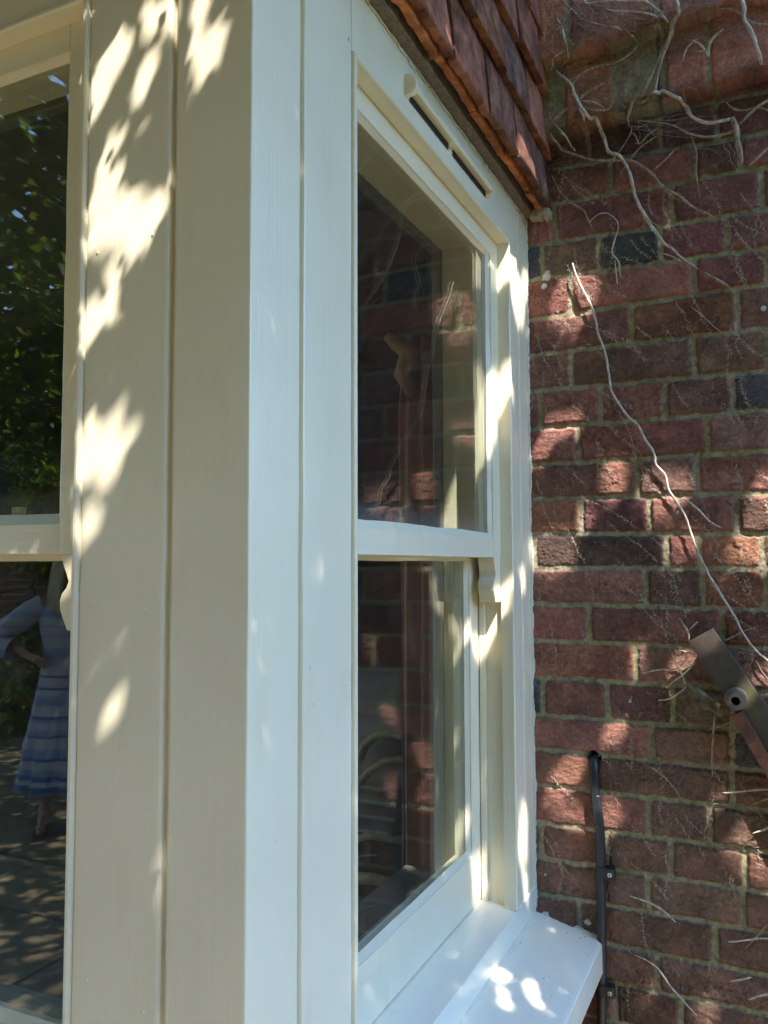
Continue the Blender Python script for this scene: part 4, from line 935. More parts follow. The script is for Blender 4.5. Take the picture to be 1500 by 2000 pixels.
def leaf_geo(c, n, a, ln, wd, fold=.18):
    """leaf outlines: c centres, n normals, a long axes (all (k,3)); returns (k,6,3)"""
    a = a-n*(a*n).sum(1, keepdims=True); a /= np.linalg.norm(a, axis=1, keepdims=True)+1e-9; s = np.cross(n, a)
    ln = ln[:, None]; wd = wd[:, None]
    return np.stack([c-a*ln*.5, c-a*ln*.15+s*wd*.5+n*wd*fold, c+a*ln*.2+s*wd*.42+n*wd*fold, c+a*ln*.5-n*ln*.06, c+a*ln*.2-s*wd*.42+n*wd*fold, c-a*ln*.15-s*wd*.5+n*wd*fold], 1)
def rand_dirs(k, up=.6):
    v = rng.normal(0, 1, (k, 3)); v[:, 2] = np.abs(v[:, 2])+up*1.6; return v/np.linalg.norm(v, axis=1, keepdims=True)
def leaf_mesh(name, G, base, m, parent=None, var=.35):
    k = len(G); V = G.reshape(-1, 3); i = np.arange(k)[:, None]*6
    F = np.concatenate([i+np.array([[0, 1, 2, 3]]), i+np.array([[0, 3, 4, 5]])])
    c = np.array(base)*(1+rng.normal(0, var, (k, 1)))*(1+rng.normal(0, .1, (k, 3))); yel = rng.random(k) < .12; c[yel] *= [1.7, 1.35, .8]
    c = np.clip(c, .01, .6).repeat(6, 0)
    o = link(name, mesh_np(name, V, F, c), m)
    if parent is not None: keep(o, parent)
    return o

# openings in the leaf canopy, found by following the sun back from each patch of light
SX, SY = SUN[0]/SUN[2], SUN[1]/SUN[2]; ZR = 3.0
def toplan(p): return p[..., :2]+(ZR-p[..., 2:3])*np.array([SX, SY])
SHR = .0046      # the sun's disc widens every patch by about this much
PATCH = [('y', YF, [
 [(250, 52), (265, 70), (255, 100), (235, 140), (212, 185), (195, 225), (178, 250), (176, 180), (185, 120), (205, 90), (230, 60)],
 [(280, 0), (310, 2), (315, 40), (300, 85), (285, 85), (277, 60), (275, 30)], [(320, -20), (345, -20), (352, 50), (335, 62), (320, 45)],
 [(318, 105), (310, 130), (290, 180), (272, 215), (258, 210), (253, 180), (262, 145), (285, 110), (305, 98)],
 [(375, -20), (412, -20), (395, 25), (385, 60), (400, 62), (425, 40), (448, 50), (440, 110), (420, 140), (395, 160), (378, 180), (385, 140), (365, 110), (368, 80), (372, 50)],
 [(250, 255), (245, 280), (220, 298), (197, 298), (205, 270), (230, 252)], [(268, 245), (280, 243), (278, 265), (262, 290), (258, 275)],
 [(175, 360), (190, 320), (215, 315), (222, 340), (228, 318), (246, 340), (235, 365), (205, 395), (185, 420), (172, 440), (168, 400)],
 [(200, 400), (240, 368), (275, 370), (290, 385), (302, 370), (325, 370), (335, 395), (320, 430), (300, 470), (270, 505), (255, 515), (240, 500), (215, 480), (190, 480), (165, 500), (168, 450), (178, 430)],
 [(195, 510), (215, 505), (238, 520), (236, 560), (230, 585), (218, 585), (225, 555), (222, 540)], [(325, 462), (322, 490), (305, 512), (298, 505), (310, 475)], [(294, 560), (306, 556), (310, 568), (300, 578)],
 [(160, 590), (185, 575), (208, 580), (238, 600), (230, 625), (200, 650), (175, 665), (170, 690), (158, 680), (155, 640)], [(272, 645), (284, 650), (280, 668), (270, 662)], [(274, 682), (286, 682), (280, 690)], [(163, 722), (182, 722), (178, 740), (163, 740)],
 [(165, 810), (185, 810), (195, 825), (215, 815), (235, 770), (248, 775), (238, 800), (235, 835), (250, 845), (272, 820), (283, 815), (268, 850), (248, 870), (240, 900), (230, 940), (205, 957), (195, 960), (180, 940), (160, 935), (150, 960), (146, 900), (150, 860)],
 [(285, 868), (300, 875), (302, 890), (285, 907), (272, 900), (278, 885)], [(160, 990), (185, 980), (197, 1000), (195, 1030), (178, 1060), (160, 1065), (155, 1030)],
 [(254, 1053), (272, 1053), (274, 1077), (262, 1102), (254, 1085)], [(165, 1130), (176, 1130), (176, 1152), (165, 1150)], [(264, 1222), (268, 1235), (262, 1257), (240, 1264), (228, 1250), (240, 1232)],
 [(232, 1350), (245, 1362), (242, 1390), (225, 1418), (208, 1438), (192, 1432), (188, 1400), (203, 1370)], [(390, 1178), (398, 1178), (394, 1190), (388, 1190)], [(415, 1162), (425, 1162), (420, 1176)], [(-20, 1030), (45, 1020), (40, 1060), (30, 1083), (-20, 1083)],
 [(90, 1045), (150, 1035), (150, 1075), (112, 1076)], [(150, 8), (182, 0), (200, -10), (198, 25), (180, 30)], [(72, 60), (115, 38), (118, 48), (80, 66)], [(-20, 155), (22, 138), (15, 165), (-20, 170)], [(405, 340), (398, 345), (390, 352)], [(165, 1170), (178, 1165), (176, 1200), (166, 1195)], [(160, 1260), (172, 1262), (170, 1310), (160, 1305)]]),
 ('y', 0.0, [
 [(1095, 560), (1130, 545), (1158, 570), (1155, 600), (1130, 640), (1100, 652), (1085, 630), (1080, 590)], [(1120, 832), (1125, 850), (1105, 862), (1075, 880), (1060, 912), (1040, 905), (1048, 880), (1070, 855), (1058, 842), (1095, 832)],
 [(1180, 908), (1205, 910), (1208, 950), (1205, 985), (1185, 985), (1178, 950)], [(1255, 955), (1270, 935), (1300, 948), (1340, 960), (1345, 975), (1325, 985), (1300, 1010), (1285, 1022), (1265, 1000), (1255, 975)],
 [(1470, 950), (1530, 930), (1530, 1110), (1480, 1105), (1440, 1095), (1415, 1075), (1450, 1050), (1460, 1000)], [(1133, 1000), (1150, 1008), (1147, 1032), (1128, 1042)],
 [(1037, 1075), (1065, 1055), (1100, 1060), (1115, 1080), (1112, 1110), (1085, 1122), (1050, 1105), (1037, 1100)], [(1300, 1058), (1335, 1058), (1352, 1075), (1330, 1095), (1305, 1088)], [(1235, 1268), (1250, 1270), (1250, 1312), (1236, 1312)],
 [(1318, 1290), (1350, 1300), (1355, 1342), (1320, 1347), (1308, 1320)], [(1455, 1318), (1510, 1330), (1510, 1352), (1475, 1347)], [(1176, 1430), (1212, 1425), (1205, 1448), (1182, 1460)], [(1108, 1493), (1127, 1508), (1116, 1540), (1092, 1562), (1070, 1547), (1088, 1515)],
 [(1068, 1562), (1092, 1575), (1130, 1588), (1158, 1602), (1145, 1622), (1100, 1602)], [(1172, 1578), (1195, 1583), (1199, 1612), (1185, 1633), (1173, 1610)], [(1420, 1655), (1460, 1622), (1530, 1590), (1530, 1760), (1470, 1705), (1430, 1680)],
 [(1386, 1572), (1400, 1578), (1396, 1592), (1386, 1588)], [(1250, 1940), (1270, 1940), (1262, 1952)], [(1370, 1962), (1386, 1966), (1390, 2010), (1370, 2010)], [(1398, 1435), (1422, 1405), (1418, 1440), (1400, 1460)], [(1320, 1085), (1330, 1085), (1326, 1096)]]),
 ('x', 0.0, [
 [(984, 486), (1004, 474), (1010, 520), (1016, 545), (1026, 520), (1030, 560), (1022, 640), (1006, 625), (995, 560), (985, 520)], [(945, 712), (970, 672), (990, 690), (1000, 740), (1005, 785), (985, 765), (985, 800), (975, 832), (958, 800), (950, 760)],
 [(990, 1100), (1000, 1130), (998, 1172), (982, 1165), (970, 1140), (966, 1112)], [(1014, 1118), (1024, 1108), (1030, 1140), (1020, 1150)], [(920, 1425), (945, 1408), (962, 1440), (966, 1480), (950, 1512), (930, 1502)], [(968, 1562), (985, 1560), (988, 1640), (970, 1650)], [(1017, 1565), (1031, 1570), (1030, 1675), (1018, 1668)], [(1020, 1702), (1032, 1705), (1030, 1762), (1022, 1760)],
 [(848, 1045), (864, 1050), (875, 1092), (862, 1085)], [(930, 1068), (966, 1070), (966, 1092), (930, 1088)], [(944, 1210), (957, 1240), (950, 1292), (942, 1260)]]),
 ('z', .842, [[(955, 1908), (985, 1903), (997, 1915), (975, 1932), (950, 1925)], [(968, 1935), (985, 1942), (998, 1976), (980, 1980), (966, 1955)], [(1022, 1918), (1040, 1915), (1050, 1940), (1067, 1962), (1055, 1973), (1033, 1955)], [(932, 1770), (975, 1783), (990, 1802), (950, 1798)]]),
 ('x', .052, [[(1008, 272), (1020, 290), (1040, 345), (1028, 350), (1008, 332), (1003, 300)], [(868, 50), (874, 60), (892, 112), (886, 110)]])]
GX0, GX1, GY0, GY1, GS = -2.2, 1.95, -2.5, -.04, .0025
gnx, gny = int((GX1-GX0)/GS), int((GY1-GY0)/GS)
OPEN = np.zeros((gny, gnx), bool)
def inpoly(px, py, poly):
    r = np.zeros(px.shape, bool); n = len(poly); j = n-1
    for i in range(n):
        xi, yi = poly[i]; xj, yj = poly[j]
        c = ((yi > py) != (yj > py)) & (px < (xj-xi)*(py-yi)/((yj-yi) or 1e-12)+xi); r ^= c; j = i
    return r
def raster(G, poly, val=True):
    poly = np.asarray(poly); x0 = max(int((poly[:, 0].min()-GX0)/GS), 0); x1 = min(int((poly[:, 0].max()-GX0)/GS)+2, gnx); y0 = max(int((poly[:, 1].min()-GY0)/GS), 0); y1 = min(int((poly[:, 1].max()-GY0)/GS)+2, gny)
    if x1 <= x0 or y1 <= y0: return None
    X, Y = np.meshgrid(GX0+(np.arange(x0, x1)+.5)*GS, GY0+(np.arange(y0, y1)+.5)*GS)
    return (slice(y0, y1), slice(x0, x1)), inpoly(X, Y, poly)
for ax_, v_, polys in PATCH:
    for pl in polys:
        q = np.array([P(x, y, ax_, v_) for x, y in pl]); c_ = q.mean(0); dd_ = np.linalg.norm(q-c_, axis=1, keepdims=True); q = c_+(q-c_)*np.clip(1-(SHR if v_ == YF else .006 if ax_ == 'z' else .001 if ax_ == 'x' else -.0088)/dd_, .35, 2.1); r = raster(OPEN, toplan(q))
        if r: OPEN[r[0]] |= r[1]
BIG = [(-2.15, 1.9), (-2.45, -.10)]
COV = np.zeros((gny, gnx), np.uint8); acc = []
def try_leaves(C, ln, wd, need=None, maxcov=9):
    k = len(C); nrm = rand_dirs(k, .9); nrm = nrm*.6+SUN*.7; nrm /= np.linalg.norm(nrm, axis=1, keepdims=True); ax0 = rng.normal(0, 1, (k, 3)); ax0[:, 2] -= .4
    G = leaf_geo(C, nrm, ax0, ln, wd); Pq = toplan(G)
    rel = G-CAM; dep = rel@CF; sx_ = 750+(rel@CR)/np.maximum(dep, .01)*FPX; sy_ = 1000-(rel@CU)/np.maximum(dep, .01)*FPX
    vis = ((dep > .02) & (sx_ > -70) & (sx_ < 1570) & (sy_ > -70) & (sy_ < 2070)).any(1) | (G[..., 1].max(1) > -.075) | ((G[..., 1].max(1) > YF-.09) & (G[..., 0].min(1) < .11))
    for i in range(k):
        if vis[i]: continue
        r = raster(COV, Pq[i])
        if r is None: continue
        sl_, m = r
        if not m.any(): continue
        if (OPEN[sl_] & m).sum() > .02*m.sum(): continue
        if need is not None and ((COV[sl_] < need) & m).sum() < .35*m.sum(): continue
        COV[sl_] += m.astype(np.uint8); acc.append(G[i])
def plan_to_world(q, z): return np.stack([q[:, 0]+(z-ZR)*SX, q[:, 1]+(z-ZR)*SY, z], 1)
k = 11000; q = np.stack([rng.uniform(*BIG[0], k), rng.uniform(*BIG[1], k)], 1); z = rng.uniform(2.55, 3.3, k); z = np.where(q[:, 1] > -.75, rng.uniform(3.1, 4.0, k), z); z = np.where(q[:, 1] > -.36, rng.uniform(4.3, 5.6, k), z)
m = q[:, 1]+(z-ZR)*SY < -.10; q, z = q[m], z[m]; ln = rng.uniform(.07, .12, len(q)); try_leaves(plan_to_world(q, z), ln, ln*rng.uniform(.5, .66, len(q)), need=3)
JY, JX = np.meshgrid(GY0+(np.arange(gny)+.5)*GS, GX0+(np.arange(gnx)+.5)*GS, indexing='ij')
INB = (JX > BIG[0][0]) & (JX < BIG[0][1]) & (JY < BIG[1][1]) & (JY > BIG[1][0]) & ~((JX < -.18) & (JY > -.85))
for size, rounds in ((.08, 3), (.055, 4), (.038, 5), (.026, 5), (.018, 5), (.012, 4)):
    for _ in range(rounds):
        yy, xx = np.nonzero((COV < 1) & ~OPEN & INB)
        if len(yy) < 60: break
        pick = rng.choice(len(yy), min(len(yy), 6000), replace=False)
        q = np.stack([JX[yy[pick], xx[pick]], JY[yy[pick], xx[pick]]], 1); z = np.where(q[:, 1] > -.75, rng.uniform(2.9, 3.7, len(q)), rng.uniform(2.5, 3.5, len(q))); z = np.where(q[:, 1] > -.36, rng.uniform(4.3, 5.4, len(q)), z); l_ = np.full(len(q), size)*rng.uniform(.85, 1.15, len(q))
        try_leaves(plan_to_world(q, z), l_, l_*.64, need=1)
GA = np.array(acc)
# the rest of the crown over the garden: clustered leaves on spreading twigs
tree = empty('garden_tree', (-.3, -5.2, 0)); tag(tree, 'spreading broad leaved tree whose canopy shades the bay, reflected in the upper front pane', 'tree')
mb = MB(); mb.tube([(-.3, -5.2, -.1), (-.28, -5.1, .4), (-.2, -5.0, 1.4), (-.25, -4.9, 2.4), (-.3, -4.8, 3.2), (-.35, -4.7, 3.7)], [.20, .16, .14, .13, .11, .08], 14, lump=.05); mb.build('trunk', M_bark, tree)
def clear_path(V):
    q = toplan(np.asarray(V)); xi = ((q[:, 0]-GX0)/GS).astype(int); yi = ((q[:, 1]-GY0)/GS).astype(int)
    ok = (xi >= 2) & (xi < gnx-2) & (yi >= 2) & (yi < gny-2)
    return not (OPEN[yi[ok], xi[ok]] | OPEN[yi[ok]+1, xi[ok]] | OPEN[yi[ok], xi[ok]+1]).any()
limbs = []; lm = MB()
for k in range(46):
    a0 = 2*math.pi*k/46+random.uniform(-.1, .1); p = np.array([-.3, -4.8, random.uniform(2.75, 3.6)]); d = np.array([math.cos(a0), math.sin(a0), random.uniform(.0, .15)]); V = [p.copy()]; LNn = random.uniform(3.0, 6.5)
    for s in range(int(LNn/.12)):
        d += np.array([random.gauss(0, .07), random.gauss(0, .07), random.gauss(-.012, .03)]); d /= np.linalg.norm(d); p = p+d*.12; p[2] = min(max(p[2], 2.55), 4.4); V.append(p.copy())
    V = np.array(V)
    if V[:, 1].max() > -.4: V = V[:np.argmax(V[:, 1] > -.4)]
    if len(V) < 6: continue
    nn = len(V)
    while nn > 6 and not clear_path(np.concatenate([V[:nn-1]*(1-t)+V[1:nn]*t for t in np.linspace(0, 1, 12)])): nn -= 1
    V = V[:nn]; limbs.append(V)
    lm.tube(V, np.linspace(.022, .004, len(V)), 6)
    for s in range(4, len(V)-1, 2):
        b0 = random.choice([-1, 1])*random.uniform(.5, 1.2); dd = V[s+1]-V[s]; dd /= np.linalg.norm(dd); c_, s_ = math.cos(b0), math.sin(b0); dd = np.array([dd[0]*c_-dd[1]*s_, dd[0]*s_+dd[1]*c_, random.uniform(-.15, .1)])
        W = np.array([V[s]+dd*t+[0, 0, -.1*t*t] for t in np.linspace(0, random.uniform(.4, 1.0), 8)])
        if W[:, 1].max() < -.4 and clear_path(np.concatenate([W[:-1]*(1-t)+W[1:]*t for t in np.linspace(0, 1, 12)])): lm.tube(W, np.linspace(.006, .002, 8), 4); limbs.append(W)
lm.build('branches', M_bark, tree)
def crown(n, x0, x1, y0, y1, z0, z1, ln0, ln1, avoid=True):
    q = np.stack([rng.uniform(x0, x1, n), rng.uniform(y0, y1, n), rng.uniform(z0, z1, n)], 1)
    dens = fbm(q[:, 0]*1.6+q[:, 2], q[:, 1]*1.6+9+q[:, 2]*.7, 3); q = q[rng.random(n) < .62+dens*2.2]
    if avoid:
        pl = toplan(q); q = q[(pl[:, 0] < -.3) | (pl[:, 0] > GX1+.1) | (pl[:, 1] < GY0-.1)]
        q = q[q[:, 1] < -.4]; pl = toplan(q); q = q[~((pl[:, 0] > .1) & (pl[:, 1] < -2.9) & (pl[:, 1] > -6.5))]; q = q[toplan(q)[:, 0] < 1.9]
    k = len(q); ln = rng.uniform(ln0, ln1, k); a = rng.normal(0, 1, (k, 3)); a[:, 2] -= .6
    return leaf_geo(q, rand_dirs(k, .35), a, ln, ln*rng.uniform(.48, .64, k))
GB = crown(46000, -8.5, 1.2, -9.0, -.4, 2.9, 4.7, .09, .15)
GC = crown(12000, -8.5, -2.2, -6.5, -2.4, 2.6, 3.2, .08, .13)
leaf_mesh('crown', np.concatenate([GA, GB, GC]), (.050, .095, .018), M_leaf, tree)
# second tree further back, brighter
t2 = empty('small_tree', (-8.0, -10.5, 0)); tag(t2, 'bright sunlit yellow green tree beyond the garden wall, reflected behind the darker leaves', 'tree')
mb = MB(); mb.tube([(-8, -10.5, -.1), (-8, -10.4, 1.5), (-7.9, -10.5, 3.0), (-8, -10.4, 4.5)], [.16, .13, .1, .05], 10); mb.build('trunk', M_bark, t2)
k = 16000; v = rng.normal(0, 1, (k, 3)); v /= np.linalg.norm(v, axis=1, keepdims=True); q = v*(rng.uniform(.3, 1, k)**.5)[:, None]*np.array([3.6, 2.0, 2.3])+np.array([-8, -10.6, 3.9]); q = q[fbm(q[:, 0]*1.3, q[:, 2]*1.3+q[:, 1], 3) > -.07]; k = len(q); ln = rng.uniform(.10, .18, k)
leaf_mesh('crown', leaf_geo(q, rand_dirs(k, .3), rng.normal(0, 1, (k, 3)), ln, ln*.6), (.085, .14, .02), M_leaf, t2)
# hedges closing the garden, the last three added unseen to hold back sky
def hedge(name, label, x0, x1, y0, y1, z1, n, col, ln=.16):
    mb = MB(); mb.box((x0+.15, y0+.15, 0), (x1-.15, y1-.15, z1-.2), .1); h = mb.build(name, simple('hedge_core', (.02, .03, .01), .9, .3, 5, .5)); tag(h, label, 'hedge')
    q = np.stack([rng.uniform(x0, x1, n), rng.uniform(y0, y1, n), rng.uniform(0, z1, n)], 1); q[:, 2] += fbm(q[:, 0]*1.1, q[:, 1]*1.1, 3)*.7*(q[:, 2]/z1)
    k = n; l_ = rng.uniform(.6, 1.2, k)*ln; leaf_mesh('foliage', leaf_geo(q, rand_dirs(k, .2), rng.normal(0, 1, (k, 3)), l_, l_*.6), col, M_leaf, h)
hedge('hedge', 'tall green hedge along the far side of the lawn', -22, -2, -15.5, -14, 4.6, 14000, (.06, .10, .02), .22)
hedge('hedge', 'unseen laurel hedge added at the corner of the stone patio to block low sky', 1.3, 8, -5.2, -4.2, 3.4, 12000, (.06, .09, .02), .13)  # added out of view; keeps low sky light off the bay front
hedge('hedge', 'unseen distant hedge added beyond the lawn on the right to hide the pale horizon', 24, 27, -24, 24, 4.2, 12000, (.045, .07, .02), .3)  # added out of view to cut whitish horizon light on the bay side
hedge('hedge', 'unseen very tall hedge added beyond the laurel to block sky from the bay front', -2, 15, -13.5, -11.5, 9.0, 26000, (.06, .09, .02), .3)  # added tall and out of view so the front face gets less sky
# ivy on the garden wall
iv = empty('wall_ivy', (-5.9, -6.4, 0)); tag(iv, 'yellow green ivy bush climbing the dark garden wall behind the standing person', 'ivy')
mb = MB()
for k in range(9):
    x = -6.3+k*.1; mb.tube([(x, -6.42, 0), (x+random.uniform(-.1, .1), -6.44, .7), (x+random.uniform(-.2, .2), -6.45, 1.4), (x+random.uniform(-.3, .3), -6.45, 2.1)], [.02, .016, .012, .006], 6)
mb.build('stem', M_bark, iv)
k = 7000; q = np.stack([rng.normal(-5.85, .34, k), -6.46+np.abs(rng.normal(0, .17, k)), rng.uniform(0, 2.35, k)], 1); q2 = np.stack([rng.normal(-5.9, .75, 3500), -6.4+np.abs(rng.normal(0, .30, 3500)), np.abs(rng.normal(.2, .35, 3500))], 1); q = np.concatenate([q, q2]); q = q[fbm(q[:, 0]*3, q[:, 2]*3, 3) > -.12]; k = len(q)
nr = rng.normal(0, .5, (k, 3))+[.3, 1, .5]; nr /= np.linalg.norm(nr, axis=1, keepdims=True); a = rng.normal(0, 1, (k, 3)); a[:, 2] -= 1; ln = rng.uniform(.05, .09, k)
leaf_mesh('foliage', leaf_geo(q, nr, a, ln, ln*.8), (.13, .16, .035), M_ivy, iv)

# ================================================================== THE PERSON SEEN IN THE FRONT WINDOW'S REFLECTION
WB = np.array([-3.385, -4.045, 0.0]); WX = np.array([.69, -.724, 0]); WY = np.array([.724, .69, 0])
def wp(x, y, z): return tuple(WB+WX*x+WY*y+np.array([0, 0, z]))
M_skin = simple('skin', (.50, .27, .19), .5, .08, 20, .1); M_hair = bark_mat('blond_hair', (.50, .38, .20), (.85, .72, .46))
wm = empty('person', tuple(WB)); tag(wm, 'person in a long blue and white striped dress, hand on hip, reflected in the window', 'person')
V = []; Ed = []; RD = []
def jt(x, y, z, r, par=None):
    V.append(wp(x, y, z)); RD.append(r)
    if par is not None: Ed.append((par, len(V)-1))
    return len(V)-1
cx_ = -.085
pel = jt(cx_, 0, .92, .125); wai = jt(cx_, 0, 1.06, .105, pel); che = jt(cx_, 0, 1.24, .115, wai); ub = jt(cx_, 0, 1.335, .085, che); nk = jt(cx_, .01, 1.40, .048, ub); nk2 = jt(cx_+.0, .02, 1.445, .046, nk)
hd1 = jt(cx_, .03, 1.49, .068, nk2); hd2 = jt(cx_, .025, 1.545, .082, hd1); hd3 = jt(cx_, .01, 1.585, .072, hd2)
for s in (-1, 1):
    hp = jt(cx_+s*.09, 0, .86, .085, pel); kn = jt(cx_+s*.10, .02, .47, .052, hp); cf = jt(cx_+s*.10, .0, .33, .047, kn); an = jt(cx_+s*.105, -.01, .09, .030, cf); hl = jt(cx_+s*.105, -.03, .035, .030, an); ft = jt(cx_+s*.125, .09, .03, .030, an); jt(cx_+s*.135, .15, .022, .020, ft)
    sh = jt(cx_+s*.165, 0, 1.335, .048, ub)
    el = jt(cx_+s*.40, -.06, 1.15, .036, sh) if s < 0 else jt(cx_+s*.24, -.02, 1.08, .036, sh)
    wr = jt(cx_+s*.20, .06, 1.03, .024, el) if s < 0 else jt(cx_+s*.24, .08, .86, .024, el)
    pm = jt(cx_+s*.165, .085, 1.015, .026, wr) if s < 0 else jt(cx_+s*.235, .10, .80, .026, wr)
    for f in range(4):
        dy = (f-1.5)*.016
        if s < 0: a_ = jt(cx_+s*.15, .105+dy*.3, 1.005+dy, .0085, pm); jt(cx_+s*.115, .125+dy*.2, .985+dy, .007, a_)
        else: a_ = jt(cx_+s*.235+dy, .115, .765, .0085, pm); jt(cx_+s*.23+dy, .120, .735-abs(dy)*.4, .007, a_)
    if s < 0: jt(cx_+s*.17, .12, 1.04, .009, pm)
    else: jt(cx_+s*.20, .13, .80, .009, pm)
me = bpy.data.meshes.new('body'); me.from_pydata(V, Ed, []); bo = link('body', me, M_skin); keep(bo, wm)
sk = bo.modifiers.new('skin', 'SKIN'); sk.use_smooth_shade = True
for i, r in enumerate(RD): me.skin_vertices[0].data[i].radius = (r, r*.85 if r > .06 and i > 5 else r)
me.skin_vertices[0].data[0].use_root = True
bo.modifiers.new('sub', 'SUBSURF').levels = 2; bo.modifiers['sub'].render_levels = 2
# face
mb = MB(); hz = 1.525
mb.prism([(-.010, 0), (.010, 0), (0, .020)], [lambda a, b: wp(cx_+a*.5, .098+b*.2, hz+.008), lambda a, b: wp(cx_+a, .100+b*.9, hz-.028)]); mb.build('nose', M_skin, wm)
for s in (-1, 1):
    mb = MB(); bm2 = bmesh.new(); bmesh.ops.create_uvsphere(bm2, u_segments=10, v_segments=8, radius=.0105)
    for v in bm2.verts: v.co = Vector(wp(cx_+s*.031, .088, hz+.010))+v.co
    mb.merge(bm2); mb.build('eye', simple('eye', (.05, .04, .035), .2, .1), wm)
mb = MB(); mb.tube([wp(cx_-.022, .098, hz-.050), wp(cx_, .105, hz-.052), wp(cx_+.022, .098, hz-.050)], [.003, .006, .003], 8); mb.build('mouth', simple('lips', (.38, .12, .10), .5), wm)
# hair: a shell of locks falling from the crown over the shoulders
mb = MB()
for k in range(90):
    a0 = R_(random.uniform(20, 340)); a0 = R_(90)+a0 if 0 else a0
    ang = R_(90)+a0                         # 0 = face side
    cxh, cyh = cx_+.0, .012
    r0 = .02; pts = []
    ln_ = random.uniform(.26, .36) if abs(math.sin(a0)) > .2 or True else .2
    dx, dy = math.cos(ang), math.sin(ang)
    for t in np.linspace(0, 1, 9):
        if t < .35: th = t/.35*R_(85); rr = .092*math.sin(th)+.005; zz = 1.575+.080*math.cos(th)-.02
        else: rr = .097+.035*(t-.35)+random.uniform(-.003, .003); zz = 1.562-(t-.35)*ln_*1.35
        pts.append(wp(cxh+dx*rr*.88, cyh+dy*rr*(1.0 if dy < 0 else .92), zz))
    mb.tube(pts, [.010, .014, .016, .016, .015, .014, .012, .010, .004], 6)
for s in (-1, 1):
    for j in range(4):
        mb.tube([wp(cx_+s*.004*j, .055, 1.640-j*.002), wp(cx_+s*(.03+.01*j), .098, 1.612), wp(cx_+s*(.052+.007*j), .100-.006*j, 1.575), wp(cx_+s*(.075+.006*j), .07-.006*j, 1.52), wp(cx_+s*(.088+.006*j), .05, 1.42), wp(cx_+s*(.09+.008*j), .06, 1.30)], [.008, .013, .013, .014, .013, .004], 6)
mb.build('hair', M_hair, wm)
# dress with tiers and woven bands
m, nt, b = mat('striped_cotton'); tc = N(nt, 'ShaderNodeTexCoord'); sp_ = N(nt, 'ShaderNodeSeparateXYZ'); nt.links.new(tc.outputs['Object'], sp_.inputs[0])
mr = N(nt, 'ShaderNodeMapRange'); mr.inputs['From Min'].default_value = .2; mr.inputs['From Max'].default_value = 1.4; nt.links.new(sp_.outputs['Z'], mr.inputs['Value'])
W_, B1, B2 = (.62, .57, .60), (.14, .21, .42), (.36, .43, .56); st = []
zz_ = [(.20, B2), (.26, B1), (.29, W_), (.32, B1), (.35, B2), (.38, W_), (.43, B1), (.45, B2), (.50, W_), (.56, B1), (.575, B2), (.60, W_), (.645, B2), (.66, B1), (.68, W_), (.74, B2), (.80, W_), (.83, B1), (.845, W_), (.90, B1), (.915, W_), (1.02, B2), (1.08, W_), (1.14, B2), (1.16, W_), (1.20, B2), (1.215, W_), (1.26, B2), (1.30, W_)]
cr_ = N(nt, 'ShaderNodeValToRGB'); cr_.color_ramp.interpolation = 'CONSTANT'; el = cr_.color_ramp.elements
while len(el) < min(len(zz_), 31): el.new(.5)
for e, (z_, c_) in zip(el, zz_): e.position = (z_-.2)/1.2; e.color = (*c_, 1)
nt.links.new(mr.outputs[0], cr_.inputs[0]); wv_ = N(nt, 'ShaderNodeTexNoise'); wv_.inputs['Scale'].default_value = 70; nt.links.new(tc.outputs['Object'], wv_.inputs['Vector'])
mx = N(nt, 'ShaderNodeMix', data_type='RGBA', blend_type='MULTIPLY'); mx.inputs[0].default_value = .25; nt.links.new(cr_.outputs[0], mx.inputs[6]); nt.links.new(wv_.outputs['Fac'], mx.inputs[7]); nt.links.new(mx.outputs[2], b.inputs['Base Color']); setp(b, Roughness=.9)
M_dress = m
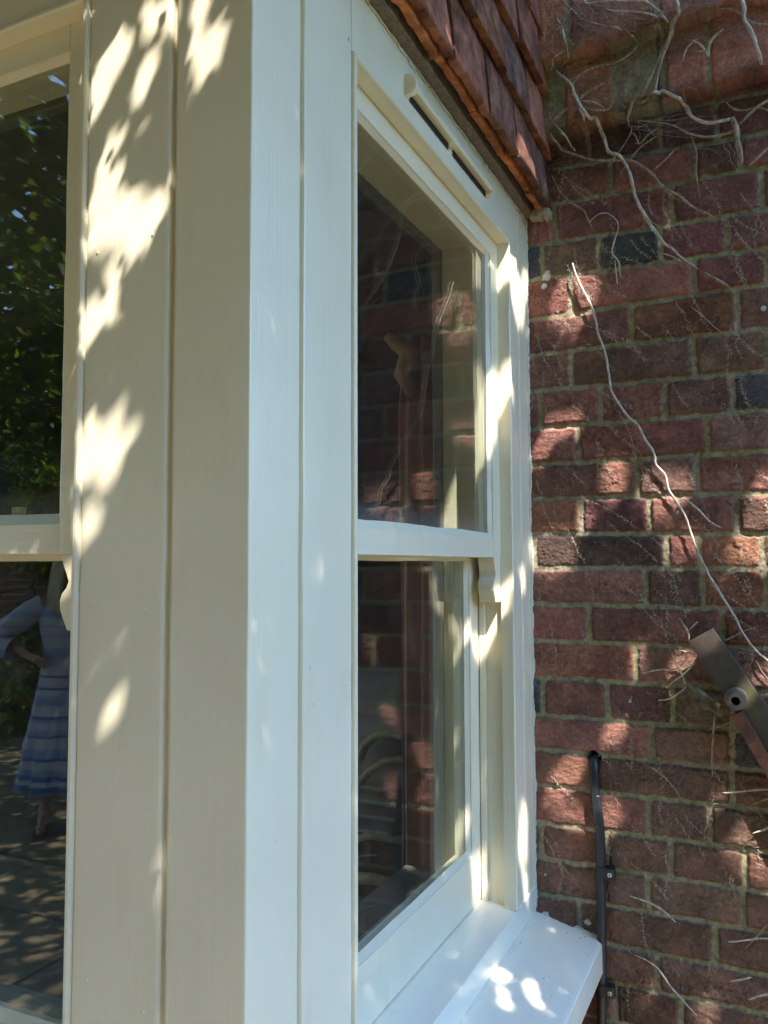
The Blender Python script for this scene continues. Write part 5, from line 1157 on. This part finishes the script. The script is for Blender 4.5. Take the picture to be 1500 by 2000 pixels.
prof = [(.24, .265, .22), (.30, .26, .215), (.42, .235, .19), (.50, .232, .18), (.56, .212, .17), (.70, .188, .155), (.82, .168, .14), (.92, .150, .13), (1.00, .138, .12), (1.08, .135, .115), (1.18, .158, .128), (1.28, .172, .118), (1.335, .168, .095), (1.375, .10, .072)]
V = []; n = 72
for zz, rx, ry in prof:
    amp = max(0, .95-zz)*.13
    for k in range(n):
        a = 2*math.pi*k/n; f = 1+amp*(math.sin(9*a+zz*3)+.5*math.sin(17*a))/max(rx, .1)*.25
        V.append(wp(cx_+rx*f*math.cos(a), ry*f*math.sin(a), zz+(.006*math.sin(5*a) if zz < .3 else 0)-(.07*max(0, math.sin(a))**6 if zz > 1.3 else 0)))
F = [(i*n+k, i*n+(k+1) % n, (i+1)*n+(k+1) % n, (i+1)*n+k) for i in range(len(prof)-1) for k in range(n)]
o = link('dress', mesh_np('dress', V, F), M_dress); keep(o, wm); sd = o.modifiers.new('t', 'SOLIDIFY'); sd.thickness = .004
mb = MB(); mb.tube([wp(cx_-.13, 0, 1.34), wp(cx_-.21, -.02, 1.295), wp(cx_-.33, -.045, 1.205), wp(cx_-.415, -.06, 1.145), wp(cx_-.38, -.035, 1.10), wp(cx_-.31, .0, 1.075)], [.07, .072, .068, .066, .064, .075], 16, cap=False); mb.build('sleeve', M_dress, wm)
mb = MB(); mb.tube([wp(cx_+.13, 0, 1.34), wp(cx_+.19, 0, 1.28), wp(cx_+.225, -.01, 1.18), wp(cx_+.24, -.02, 1.08), wp(cx_+.24, .02, .99)], [.07, .07, .065, .062, .072], 16, cap=False); mb.build('sleeve', M_dress, wm)
for s in (-1, 1):
    mb = MB(); mb.box((-.045, -.10, 0), (.045, .13, .014), .006)
    for v in mb.bm.verts: v.co = Vector(wp(cx_+s*.12+v.co.x+s*.10*max(0, v.co.y), v.co.y+.03, v.co.z+.0))
    mb.tube([wp(cx_+s*.12-.045, .07, .02), wp(cx_+s*.12, .07, .062), wp(cx_+s*.12+.045, .07, .02)], .010, 8); mb.build('sandal', simple('brown_leather', (.16, .07, .04), .5), wm)
